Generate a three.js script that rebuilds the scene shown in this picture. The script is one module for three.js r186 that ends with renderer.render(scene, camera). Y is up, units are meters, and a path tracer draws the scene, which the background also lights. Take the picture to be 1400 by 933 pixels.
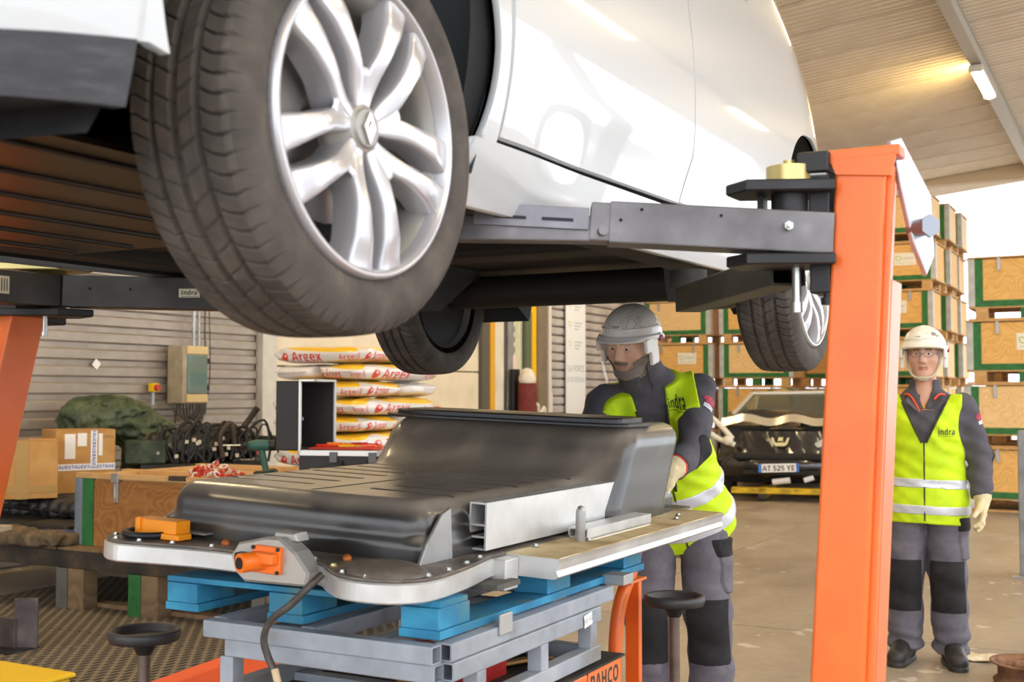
import * as THREE from 'three';
import { RoundedBoxGeometry } from 'three/addons/geometries/RoundedBoxGeometry.js';
import { mergeGeometries } from 'three/addons/utils/BufferGeometryUtils.js';
import { RectAreaLightUniformsLib } from 'three/addons/lights/RectAreaLightUniformsLib.js';

// ---------------------------------------------------------------- camera, sky, exposure
// Axes: the hall runs along -Z, its cladding wall is at X = -8, Y is up, metres.
const scene = new THREE.Scene();
const camera = new THREE.PerspectiveCamera(32.42, 1400 / 933, 0.05, 400);
camera.position.set(0, 1.41, 0);
camera.rotation.order = 'YXZ';
camera.rotation.set(0.0443, 0.4951, 0);
camera.userData.fStop = 5.6; camera.focus = 3.6;
scene.add(camera);
scene.background = new THREE.Color(0.91, 0.965, 1.03);
scene.backgroundIntensity = 1.5;
const renderer = new THREE.WebGLRenderer({ antialias: true });
renderer.toneMapping = THREE.LinearToneMapping;
renderer.toneMappingExposure = 2.15;
renderer.shadowMap.enabled = true;
RectAreaLightUniformsLib.init();
const LAMP_POWER = 40, LAMP_COLOR = 0xffe2ae;

// ---------------------------------------------------------------- helpers
let seedN = 7;
const rnd = () => { seedN = (seedN + 0x6d2b79f5) | 0; let t = Math.imul(seedN ^ (seedN >>> 15), 1 | seedN); t = (t + Math.imul(t ^ (t >>> 7), 61 | t)) ^ t; return ((t ^ (t >>> 14)) >>> 0) / 4294967296; };
const rr = (a, b) => a + (b - a) * rnd();
const V = (x, y, z) => new THREE.Vector3(x, y, z);
const clamp = (x, a = 0, b = 1) => Math.min(b, Math.max(a, x));
const lerp = (a, b, t) => a + (b - a) * t;
const sstep = (a, b, x) => { const t = clamp((x - a) / (b - a)); return t * t * (3 - 2 * t); };
const hash = (x, y, s) => { let h = Math.imul(x | 0, 374761393) + Math.imul(y | 0, 668265263) + Math.imul(s | 0, 974634811); h = Math.imul(h ^ (h >>> 13), 1274126177); return ((h ^ (h >>> 16)) >>> 0) / 4294967296; };
function vnoise(x, y, px, py, s) {
  const xi = Math.floor(x), yi = Math.floor(y), fx = x - xi, fy = y - yi, u = fx * fx * (3 - 2 * fx), v = fy * fy * (3 - 2 * fy);
  const w = (a, p) => ((a % p) + p) % p;
  const a = hash(w(xi, px), w(yi, py), s), b = hash(w(xi + 1, px), w(yi, py), s), c = hash(w(xi, px), w(yi + 1, py), s), d = hash(w(xi + 1, px), w(yi + 1, py), s);
  return lerp(lerp(a, b, u), lerp(c, d, u), v);
}
function fbm(u, v, px, py, oct, s) { let r = 0, a = 0.5, n = 0; for (let i = 0; i < oct; i++) { r += a * vnoise(u * px, v * py, px, py, s + i); n += a; a *= 0.55; px *= 2; py *= 2; } return r / n; }
function texture(w, h, metres, fn, color = true) {
  const d = new Uint8Array(w * h * 4);
  for (let j = 0; j < h; j++) for (let i = 0; i < w; i++) { const c = fn(i / w, j / h); const k = (j * w + i) * 4; d[k] = clamp(c[0], 0, 255); d[k + 1] = clamp(c[1], 0, 255); d[k + 2] = clamp(c[2], 0, 255); d[k + 3] = 255; }
  const t = new THREE.DataTexture(d, w, h); t.wrapS = t.wrapT = THREE.RepeatWrapping; t.magFilter = THREE.LinearFilter; t.minFilter = THREE.LinearMipmapLinearFilter;
  if (color) t.colorSpace = THREE.SRGBColorSpace; t.repeat.set(1 / metres[0], 1 / metres[1]); t.needsUpdate = true; return t;
}
const mixc = (a, b, t) => [lerp(a[0], b[0], t), lerp(a[1], b[1], t), lerp(a[2], b[2], t)];
const rgb = (h) => [(h >> 16) & 255, (h >> 8) & 255, h & 255];
const ramp = (hexes, t) => { const n = hexes.length - 1, k = clamp(t) * n, i = Math.min(n - 1, Math.floor(k)); return mixc(rgb(hexes[i]), rgb(hexes[i + 1]), k - i); };
const std = (color, roughness = 0.6, metalness = 0, o = {}) => new THREE.MeshStandardMaterial({ color, roughness, metalness, ...o });
const phy = (color, roughness, metalness, o = {}) => new THREE.MeshPhysicalMaterial({ color, roughness, metalness, ...o });
const grime = (hexes, metres, p, s, size = 256) => texture(size, size, [metres, metres], (u, v) => ramp(hexes, fbm(u, v, p, p, 5, s) * 1.6 - 0.3));
const worn = (hexes, rough, metal, metres = 0.6, p = 5, s = 3, o = {}) => std(0xffffff, rough, metal, { map: grime(hexes, metres, p, s), ...o });

// uv in metres by the dominant axis of each face
function uvBox(g) {
  if (g.userData.uvDone) return g;
  if (g.index) g = g.toNonIndexed();
  if (!g.attributes.normal) g.computeVertexNormals();
  const p = g.attributes.position, uv = new Float32Array(p.count * 2), a = V(), b = V(), c = V(), n = V();
  for (let i = 0; i < p.count; i += 3) {
    a.fromBufferAttribute(p, i); b.fromBufferAttribute(p, i + 1); c.fromBufferAttribute(p, i + 2);
    n.copy(b).sub(a).cross(c.clone().sub(a)); const x = Math.abs(n.x), y = Math.abs(n.y), z = Math.abs(n.z);
    [a, b, c].forEach((q, k) => { const j = (i + k) * 2; if (x >= y && x >= z) { uv[j] = q.z; uv[j + 1] = q.y; } else if (y >= z) { uv[j] = q.x; uv[j + 1] = q.z; } else { uv[j] = q.x; uv[j + 1] = q.y; } });
  }
  g.setAttribute('uv', new THREE.BufferAttribute(uv, 2));
  return g;
}
function join(gs) {
  gs = (Array.isArray(gs) ? gs : [gs]).map(uvBox);
  const colors = gs.some((g) => g.attributes.color);
  gs = gs.map((g) => { const q = new THREE.BufferGeometry(); for (const k of ['position', 'normal', 'uv', ...(colors ? ['color'] : [])]) if (g.attributes[k]) q.setAttribute(k, g.attributes[k]); return q; });
  return gs.length === 1 ? gs[0] : mergeGeometries(gs);
}
const used = new Map();
const numbered = (n) => { const k = used.get(n) ?? 0; used.set(n, k + 1); return k ? n + '_' + String(k).padStart(3, '0') : n; };
function obj(name, gs, m, parent, label) {
  const o = new THREE.Mesh(join(gs), m); o.castShadow = o.receiveShadow = true;
  o.name = parent && parent !== scene ? name : numbered(name);
  if (label) o.userData.label = label;
  (parent ?? scene).add(o); return o;
}
const each = (name, gs, m, parent, label) => gs.map((g) => obj(name, [g], m, parent, label));
function mesh(name, g, m, parent, pos, rot) {       // shares an already prepared geometry
  const o = new THREE.Mesh(g, m); o.castShadow = o.receiveShadow = true; o.name = parent === scene ? numbered(name) : name; parent.add(o);
  if (pos) o.position.set(...pos); if (rot) o.rotation.set(...rot); return o;
}
function tag(o, label, category, group) { o.userData.label = label; o.userData.category = category; if (group) o.userData.group = group; return o; }
function thing(name, label, category, [x, y, z] = [0, 0, 0], turn = 0, group) {
  const o = new THREE.Group(); o.name = numbered(name); scene.add(o); o.position.set(x, y, z); o.rotation.y = turn; return tag(o, label, category, group);
}
function dup(root, [x, y, z], turn, label) { const r = root.clone(); r.name = numbered(root.name.replace(/_\d{3}$/, '')); scene.add(r); r.position.set(x, y, z); r.rotation.y = turn; r.userData = { ...root.userData }; if (label) r.userData.label = label; return r; }
function struct(name, gs, m) { const o = obj(name, gs, m); o.userData.kind = 'structure'; return o; }
function structGroup(name) { const o = new THREE.Group(); o.name = numbered(name); o.userData.kind = 'structure'; scene.add(o); return o; }
// geometry
const B = (x0, x1, y0, y1, z0, z1, r = 0) => { const w = Math.abs(x1 - x0), h = Math.abs(y1 - y0), d = Math.abs(z1 - z0); const q = Math.min(r, w / 2.01, h / 2.01, d / 2.01); return (q > 0 ? new RoundedBoxGeometry(w, h, d, 1, q) : new THREE.BoxGeometry(w, h, d)).translate((x0 + x1) / 2, (y0 + y1) / 2, (z0 + z1) / 2); };
const box = (w, h, d, x = 0, y = 0, z = 0, r = 0) => B(x - w / 2, x + w / 2, y - h / 2, y + h / 2, z - d / 2, z + d / 2, r);
const cyl = (r0, r1, h, x = 0, y = 0, z = 0, seg = 24) => new THREE.CylinderGeometry(r1, r0, h, seg).translate(x, y, z);   // r0 at the bottom
const sph = (r, x = 0, y = 0, z = 0, a = 16, b = 12) => new THREE.SphereGeometry(r, a, b).translate(x, y, z);
const ell = (rx, ry, rz, x, y, z) => new THREE.SphereGeometry(1, 20, 14).scale(rx, ry, rz).translate(x, y, z);
function along(g, a, b, roll = 0) {   // geometry with its length on Z (0..1 scaled outside) laid from a to b
  const A = V(...a), d = V(...b).sub(A), m = new THREE.Matrix4().lookAt(d, V(0, 0, 0), Math.abs(d.clone().normalize().y) > 0.95 ? V(1, 0, 0) : V(0, 1, 0));
  if (roll) g.rotateZ(roll);
  return g.applyMatrix4(m).translate(A.x, A.y, A.z);
}
const dist = (a, b) => Math.hypot(a[0] - b[0], a[1] - b[1], a[2] - b[2]);
const bar = (a, b, w, h, r = 0.003) => along(box(w, h, dist(a, b), 0, 0, dist(a, b) / 2, r), a, b);
const rod = (a, b, r0, r1 = r0, seg = 12) => along(cyl(r0, r1, dist(a, b), 0, dist(a, b) / 2, 0, seg).rotateX(Math.PI / 2), a, b);
const tube = (pts, r, seg = 40, rad = 8, closed = false) => new THREE.TubeGeometry(new THREE.CatmullRomCurve3(pts.map((p) => V(...p)), closed), seg, r, rad, closed);
function squareTube(a, b, w, h, t = 0.004) {   // hollow section, ends open
  const s = new THREE.Shape(), q = new THREE.Path(), c = 0.004, rect = (o, W, H) => { o.moveTo(-W + c, -H); o.lineTo(W - c, -H); o.quadraticCurveTo(W, -H, W, -H + c); o.lineTo(W, H - c); o.quadraticCurveTo(W, H, W - c, H); o.lineTo(-W + c, H); o.quadraticCurveTo(-W, H, -W, H - c); o.lineTo(-W, -H + c); o.quadraticCurveTo(-W, -H, -W + c, -H); };
  rect(s, w / 2, h / 2); rect(q, w / 2 - t, h / 2 - t); s.holes.push(q);
  return along(new THREE.ExtrudeGeometry(s, { depth: dist(a, b), bevelEnabled: false, curveSegments: 3 }), a, b);
}
function prism(pts, depth, bevel = 0.002, holes = [], seg = 6) {   // outline in XY extruded along +Z
  const s = new THREE.Shape(pts.map((p) => new THREE.Vector2(...p))); for (const h of holes) s.holes.push(new THREE.Path(h.map((p) => new THREE.Vector2(...p))));
  return new THREE.ExtrudeGeometry(s, { depth, bevelEnabled: bevel > 0, bevelThickness: bevel, bevelSize: bevel, bevelSegments: 1, curveSegments: seg, steps: 1 });
}
const lathe = (pts, seg = 48) => new THREE.LatheGeometry(pts.map((p) => new THREE.Vector2(...p)), seg);
const circlePts = (r, n, x = 0, y = 0) => Array.from({ length: n }, (_, i) => [x + r * Math.cos(i / n * 2 * Math.PI), y + r * Math.sin(i / n * 2 * Math.PI)]);
function grid(nu, nv, fn) {   // fn(u, v) -> [x, y, z]; smooth normals, uv 0..1
  const p = [], uv = [], idx = [];
  for (let j = 0; j <= nv; j++) for (let i = 0; i <= nu; i++) { p.push(...fn(i / nu, j / nv)); uv.push(i / nu, j / nv); }
  for (let j = 0; j < nv; j++) for (let i = 0; i < nu; i++) { const a = j * (nu + 1) + i, b = a + 1, c = a + nu + 1, d = c + 1; idx.push(a, b, d, a, d, c); }
  const g = new THREE.BufferGeometry(); g.setAttribute('position', new THREE.Float32BufferAttribute(p, 3)); g.setAttribute('uv', new THREE.Float32BufferAttribute(uv, 2)); g.setIndex(idx); g.computeVertexNormals(); return g;
}
const keepUV = (g) => { g = g.index ? g.toNonIndexed() : g; g.userData.uvDone = true; return g; };
// flat print: a thin sheet with a drawn face
function print(name, w, h, res, draw, parent, pos, rot = [0, 0, 0], o = {}) {
  const c = document.createElement('canvas'); c.width = Math.round(w * res); c.height = Math.round(h * res); const x = c.getContext('2d'); draw(x, c.width, c.height);
  const t = new THREE.CanvasTexture(c); t.colorSpace = THREE.SRGBColorSpace;
  const m = new THREE.Mesh(keepUV(new THREE.PlaneGeometry(w, h)), std(0xffffff, 0.6, 0, { map: t, side: THREE.DoubleSide, ...o }));
  m.name = parent && parent !== scene ? name : numbered(name); m.position.set(...pos); m.rotation.set(...rot); m.receiveShadow = m.castShadow = true; (parent ?? scene).add(m); return m;
}
const fill = (x, c, a = 0, b = 0, w = 1e5, h = 1e5) => { x.fillStyle = c; x.fillRect(a, b, w, h); };
function text(x, s, px, py, size, color, font = 'bold', fam = 'sans-serif', align = 'center', maxw) { x.font = `${font} ${size}px ${fam}`; x.fillStyle = color; x.textAlign = align; x.textBaseline = 'middle'; x.fillText(s, px, py, maxw); }
function drop(x, cx, cy, s, color = '#8db52b') { x.strokeStyle = color; x.lineWidth = s * 0.22; x.beginPath(); x.moveTo(cx - s, cy - s * 0.7); x.quadraticCurveTo(cx + s * 0.3, cy - s * 0.9, cx + s, cy); x.quadraticCurveTo(cx + s * 0.5, cy + s, cx - s * 0.3, cy + s * 0.8); x.quadraticCurveTo(cx - s * 1.2, cy + s * 0.4, cx - s, cy - s * 0.7); x.stroke(); }
function indra(x, cx, cy, size, color = '#3a3d1e', accent) { text(x, 'indra', cx, cy, size, color, 'bold'); if (accent) { x.fillStyle = accent; x.fillRect(cx - size * 1.18, cy - size * 0.3, size * 0.1, size * 0.62); } }
// distance fields -> one smooth mesh (surface nets)
function snet(fn, lo, hi, cell) {
  const n = [0, 1, 2].map((k) => Math.ceil((hi[k] - lo[k]) / cell) + 1), [nx, ny, nz] = n, val = new Float32Array(nx * ny * nz);
  const K = 4, far = 2.2 * K * cell * 0.87;   // blocks far from the surface take one value
  for (let Z = 0; Z < nz; Z += K) for (let Y = 0; Y < ny; Y += K) for (let X = 0; X < nx; X += K) {
    const c = fn(lo[0] + (X + 1.5) * cell, lo[1] + (Y + 1.5) * cell, lo[2] + (Z + 1.5) * cell), skip = Math.abs(c) > far;
    for (let z = Z; z < Math.min(Z + K, nz); z++) for (let y = Y; y < Math.min(Y + K, ny); y++) for (let x = X; x < Math.min(X + K, nx); x++) val[x + nx * (y + ny * z)] = skip ? c : fn(lo[0] + x * cell, lo[1] + y * cell, lo[2] + z * cell);
  }
  const id = new Int32Array(nx * ny * nz).fill(-1), P = [], sx = 1, sy = nx, sz = nx * ny, idx = [], cs = [0, sx, sy, sx + sy, sz, sx + sz, sy + sz, sx + sy + sz];
  const ed = [[0, 1], [2, 3], [4, 5], [6, 7], [0, 2], [1, 3], [4, 6], [5, 7], [0, 4], [1, 5], [2, 6], [3, 7]];
  for (let z = 0; z < nz - 1; z++) for (let y = 0; y < ny - 1; y++) for (let x = 0; x < nx - 1; x++) {
    const i = x + y * sy + z * sz; let m = 0; for (let c = 0; c < 8; c++) if (val[i + cs[c]] < 0) m |= 1 << c; if (m === 0 || m === 255) continue;
    let a = 0, b = 0, c = 0, q = 0;
    for (const [e, f] of ed) { if (((m >> e) & 1) === ((m >> f) & 1)) continue; const va = val[i + cs[e]], t = va / (va - val[i + cs[f]]); a += (e & 1) + t * ((f & 1) - (e & 1)); b += ((e >> 1) & 1) + t * (((f >> 1) & 1) - ((e >> 1) & 1)); c += (e >> 2) + t * ((f >> 2) - (e >> 2)); q++; }
    id[i] = P.length / 3; P.push(lo[0] + (x + a / q) * cell, lo[1] + (y + b / q) * cell, lo[2] + (z + c / q) * cell);
  }
  const quad = (a, b, c, d, f) => { if (a < 0 || b < 0 || c < 0 || d < 0) return; f ? idx.push(a, b, c, a, c, d) : idx.push(a, c, b, a, d, c); };
  for (let z = 1; z < nz - 1; z++) for (let y = 1; y < ny - 1; y++) for (let x = 1; x < nx - 1; x++) {
    const i = x + y * sy + z * sz, s = val[i] < 0;
    if (s !== val[i + sx] < 0) quad(id[i - sy - sz], id[i - sz], id[i], id[i - sy], s);
    if (s !== val[i + sy] < 0) quad(id[i - sx - sz], id[i - sx], id[i], id[i - sz], s);
    if (s !== val[i + sz] < 0) quad(id[i - sx - sy], id[i - sy], id[i], id[i - sx], s);
  }
  const N = new Float32Array(P.length), e = cell * 0.4;
  for (let i = 0; i < P.length; i += 3) { const [x, y, z] = [P[i], P[i + 1], P[i + 2]]; const a = fn(x + e, y, z) - fn(x - e, y, z), b = fn(x, y + e, z) - fn(x, y - e, z), c = fn(x, y, z + e) - fn(x, y, z - e), l = Math.hypot(a, b, c) || 1; N[i] = a / l; N[i + 1] = b / l; N[i + 2] = c / l; }
  const g = new THREE.BufferGeometry(); g.setAttribute('position', new THREE.Float32BufferAttribute(P, 3)); g.setAttribute('normal', new THREE.BufferAttribute(N, 3)); g.setIndex(idx); return g;
}
const smin = (a, b, k) => { const h = Math.max(k - Math.abs(a - b), 0) / k; return Math.min(a, b) - h * h * k * 0.25; };
const smax = (a, b, k) => -smin(-a, -b, k);
const cap = (x, y, z, a, b, ra, rb = ra) => { const bx = b[0] - a[0], by = b[1] - a[1], bz = b[2] - a[2], ax = x - a[0], ay = y - a[1], az = z - a[2], t = clamp((ax * bx + ay * by + az * bz) / (bx * bx + by * by + bz * bz + 1e-9)); return Math.hypot(ax - bx * t, ay - by * t, az - bz * t) - (ra + (rb - ra) * t); };
const elp = (x, y, z, c, r) => { const a = (x - c[0]) / r[0], b = (y - c[1]) / r[1], d = (z - c[2]) / r[2], k = Math.hypot(a, b, d); return (k - 1) * Math.min(r[0], r[1], r[2]); };
const rbox = (x, y, z, c, h, r) => { const a = Math.abs(x - c[0]) - h[0] + r, b = Math.abs(y - c[1]) - h[1] + r, d = Math.abs(z - c[2]) - h[2] + r; return Math.hypot(Math.max(a, 0), Math.max(b, 0), Math.max(d, 0)) + Math.min(Math.max(a, b, d), 0) - r; };
const noise3 = (x, y, z, s) => vnoise(x, y + z * 0.73, 4096, 4096, s) + vnoise(y, z + x * 0.61, 4096, 4096, s + 1) - 1;

// ---------------------------------------------------------------- materials
const M = {
  orange: worn([0xee7c30, 0xe97028, 0xe06220], 0.34, 0, 0.8, 4, 11),
  black: std(0x17171a, 0.5), blackSteel: worn([0x3a393b, 0x2b2a2c, 0x222123], 0.45, 0.4, 0.5, 4, 12), rubber: worn([0x3c3937, 0x322f2d, 0x292725], 0.8, 0, 0.3, 5, 13),
  armSteel: worn([0x8d8a8c, 0x757274, 0x656264, 0x504d4f], 0.42, 0.55, 0.5, 4, 14), zinc: std(0xcdbb7c, 0.35, 0.6), bolt: std(0xb9b9b4, 0.3, 0.9), galv: worn([0xc3c3c0, 0xaaaaa8, 0x98989a], 0.4, 0.6, 0.5, 4, 16),
  alu: worn([0xe4e4e2, 0xd6d6d4, 0xc2c0bc], 0.38, 0.55, 0.5, 4, 17), aluDirty: worn([0xd9d3c8, 0xc4b69c, 0xa89578], 0.6, 0.25, 0.5, 5, 18), greyPaint: worn([0xaeb4bc, 0xa0a6af, 0x90969e, 0x807d78], 0.5, 0.1, 0.7, 5, 19),
  blue: worn([0x358fb4, 0x2a80a6, 0x25749a, 0x3c7a8e, 0x5f7c82], 0.7, 0, 0.5, 5, 20), greyWood: worn([0x77756f, 0x65635d, 0x54524e], 0.9, 0, 0.6, 5, 27),
  plasticOrange: std(0xff7a1c, 0.35), white: std(0xe9e9e6, 0.5), cream: std(0xe4dccb, 0.7), green: worn([0x2c7a3c, 0x2a6e35, 0x245c2e], 0.65, 0, 0.4, 5, 21), darkGreen: worn([0x4a5540, 0x353f2e, 0x262d22], 0.75, 0, 0.4, 6, 22),
  cardboard: worn([0xcf9f60, 0xc39253, 0xb78648], 0.85, 0, 0.5, 4, 23), red: std(0xc93a2e, 0.5), yellow: std(0xf0c400, 0.5), yellowDirty: worn([0xe9c51c, 0xd2ab12, 0x8e7420], 0.6, 0, 0.4, 5, 24), rust: worn([0x9a7358, 0x7d573f, 0x5d4030], 0.85, 0.2, 0.4, 5, 25),
  dirtyBlack: worn([0x5a4a38, 0x3a332c, 0x25221f], 0.8, 0.1, 0.7, 5, 26), glass: phy(0xffffff, 0.02, 0, { transmission: 1, thickness: 0, ior: 1.45 }), chrome: std(0xd8d8d8, 0.15, 1),
};
const grain = (hexes, s, w = 1.2, h = 1.2, str = 14) => std(0xffffff, 0.75, 0, { map: texture(512, 512, [w, h], (u, v) => { const n = fbm(u, v, 3, 3, 3, s), r = Math.abs(((n * str + v * 2) % 1) - 0.5) * 2; return ramp(hexes, 0.25 + 0.45 * r + 0.35 * (fbm(u, v, 6, 60, 3, s + 5) - 0.5)); }) });
M.ply = grain([0xf2c47c, 0xe6b468, 0xdca85e, 0xc8924c], 31); M.plyPale = grain([0xf4d29c, 0xecc68c, 0xe4bc80, 0xd8ac70], 41); M.plyBrown = grain([0xb98244, 0xa56f38, 0x93602e, 0x7d4f25], 51, 0.9, 0.9); M.timber = grain([0xd8b078, 0xc99e66, 0xb98c56], 61, 0.8, 0.8, 5); M.timberDark = grain([0x8f7658, 0x7a6348, 0x655038], 71, 0.8, 0.8, 5);

// ---------------------------------------------------------------- the hall
const roofY = (x) => 6.0 + 0.103 * x;
{ // floor: concrete slabs with sawn joints
  const tx = texture(1024, 1024, [6, 6], (u, v) => { const n = fbm(u, v, 4, 4, 6, 101), m = fbm(u, v, 30, 9, 4, 102), k = fbm(u, v, 140, 140, 2, 103); let c = ramp([0x7c7062, 0x928475, 0xa39584, 0xb3a797], n * 0.9 + m * 0.5 + k * 0.3 - 0.35); if (fbm(u, v, 40, 40, 3, 104) > 0.79) c = mixc(c, [222, 214, 200], 0.6); return c; });
  const fm = std(0xffffff, 0.55, 0, { map: tx, roughnessMap: texture(256, 256, [6, 6], (u, v) => { const n = 120 + 120 * fbm(u, v, 8, 8, 4, 105); return [n, n, n]; }, false) });
  const f = structGroup('floor');
  const xs = [-40, -8.6, -3.25, 2.1, 7.5, 40], zs = [12, 4.6, -1.2, -7, -12.8, -18.6, -24.4, -60];
  for (let i = 0; i < xs.length - 1; i++) for (let j = 0; j < zs.length - 1; j++) { const o = obj('floor_slab', B(xs[i] + 0.006, xs[i + 1] - 0.006, -0.2, 0, zs[j + 1] + 0.006, zs[j] - 0.006), fm, f); o.name = 'floor_slab'; }
  obj('floor_bed', B(-40, 40, -0.3, -0.02, -60, 12), std(0x4a4238, 0.9), f);
}
{ // roof: corrugated sheets laid across the hall, with ridges
  const tx = texture(512, 512, [2.5, 2.5], (u, v) => ramp([0xd6c8b2, 0xe2d6c2, 0xe9dfce, 0xf0e8da], fbm(u, v, 3, 8, 5, 111) * 1.4 - 0.2));
  const rm = std(0xffffff, 0.7, 0.05, { map: tx });
  const c = structGroup('ceiling'), w = 1.05, x0 = -8.3, x1 = 5.2, len = Math.hypot(x1 - x0, roofY(x1) - roofY(x0));
  const pts = [], n = 7; for (let i = 0; i < n; i++) { const a = 0.02 + i * (w - 0.05) / n, p = (w - 0.05) / n; pts.push([a + 0.1 * p, 0.0], [a + 0.13 * p, 0.07], [a + 0.39 * p, 0.07], [a + 0.42 * p, 0.0], [a + 0.95 * p, 0.0]); }
  const prof = [[0, 0], ...pts, [w - 0.045, 0], [w - 0.045, 0.09], [0, 0.09]];
  const g = uvBox(prism(prof, len, 0));
  const ang = Math.atan2(roofY(x1) - roofY(x0), x1 - x0);
  for (let k = 0; k < 29; k++) { const o = mesh('roof_sheet', g, rm, c, [x0, roofY(x0), 4.2 - k * w], [0, 0, 0]); o.rotation.set(0, Math.PI / 2, 0); o.rotation.order = 'YXZ'; o.rotation.x = -ang; }
  obj('roof_deck', B(0, len, 0.1, 0.2, -26, 4.3).rotateZ(ang).translate(x0, roofY(x0), 0), std(0x5c5144, 0.8), c);
  // the fascia at the open far end and steel beams
  const fas = struct('trim_1', B(-8.3, 5.2, 5.5, 6.55, -24.4, -24.15), std(0xc4b294, 0.7)); fas.geometry.rotateZ(0);
  const bm = std(0xb6b2a8, 0.5, 0.3);
  [-6.4, -1.83, 2.6].forEach((x, i) => struct('trim_' + (i + 2), [B(x - 0.07, x + 0.07, roofY(x) - 0.2, roofY(x) - 0.185, -24.1, 4.2), B(x - 0.006, x + 0.006, roofY(x) - 0.19, roofY(x) - 0.02, -24.1, 4.2), B(x - 0.07, x + 0.07, roofY(x) - 0.03, roofY(x) - 0.015, -24.1, 4.2), B(x + 0.03, x + 0.055, roofY(x) - 0.185, roofY(x) - 0.03, -24.1, 4.2)], bm));
  [[-24.2], [-14.5], [-5], [4]].forEach(([z], i) => struct('trim_' + (i + 5), [B(4.85, 5.15, 0, 6.45, z - 0.1, z + 0.1, 0.01)], bm));
}
{ // lamps on the beams
  const hous = std(0xcfcac0, 0.5), diff = std(0xffffff, 0.5, 0, { emissive: 0xfff0d0, emissiveIntensity: 3.2 });
  const spots = []; for (const x of [-6.4, -1.83, 2.6]) for (const z of [-16.6, -11.4, -5.4, 0.6]) spots.push([x, z]);
  spots.forEach(([x, z], i) => {
    const y = roofY(x) - 0.21;
    const t = thing('strip_lamp', i === 4 ? 'lit fluorescent strip lamp under the roof beam at upper right' : 'lit fluorescent strip lamp under a roof beam above the raised white car', 'lamp', [x, y, z], 0, i === 4 ? undefined : 'strip lamps reflected in the white car');
    obj('housing', [box(0.16, 0.05, 1.56, 0, -0.025, 0, 0.01), box(0.17, 0.09, 0.04, 0, -0.055, 0.78, 0.01), box(0.17, 0.09, 0.04, 0, -0.055, -0.78, 0.01)], hous, t);
    obj('diffuser', [new THREE.CylinderGeometry(0.07, 0.07, 1.5, 16).rotateX(Math.PI / 2).scale(1, 0.75, 1).translate(0, -0.06, 0)], diff, t);
    const L = new THREE.RectAreaLight(LAMP_COLOR, LAMP_POWER, 0.14, 1.5); L.position.set(0, -0.125, 0); L.rotation.x = -Math.PI / 2; L.name = 'lamp_light'; t.add(L);
    if (i === 4) { const G = new THREE.RectAreaLight(0xffd98a, 14, 0.3, 1.5); G.position.set(-0.12, -0.07, 0); G.rotation.set(0, Math.PI / 2, 0); G.name = 'lamp_light'; t.add(G); }
  });
}
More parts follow.
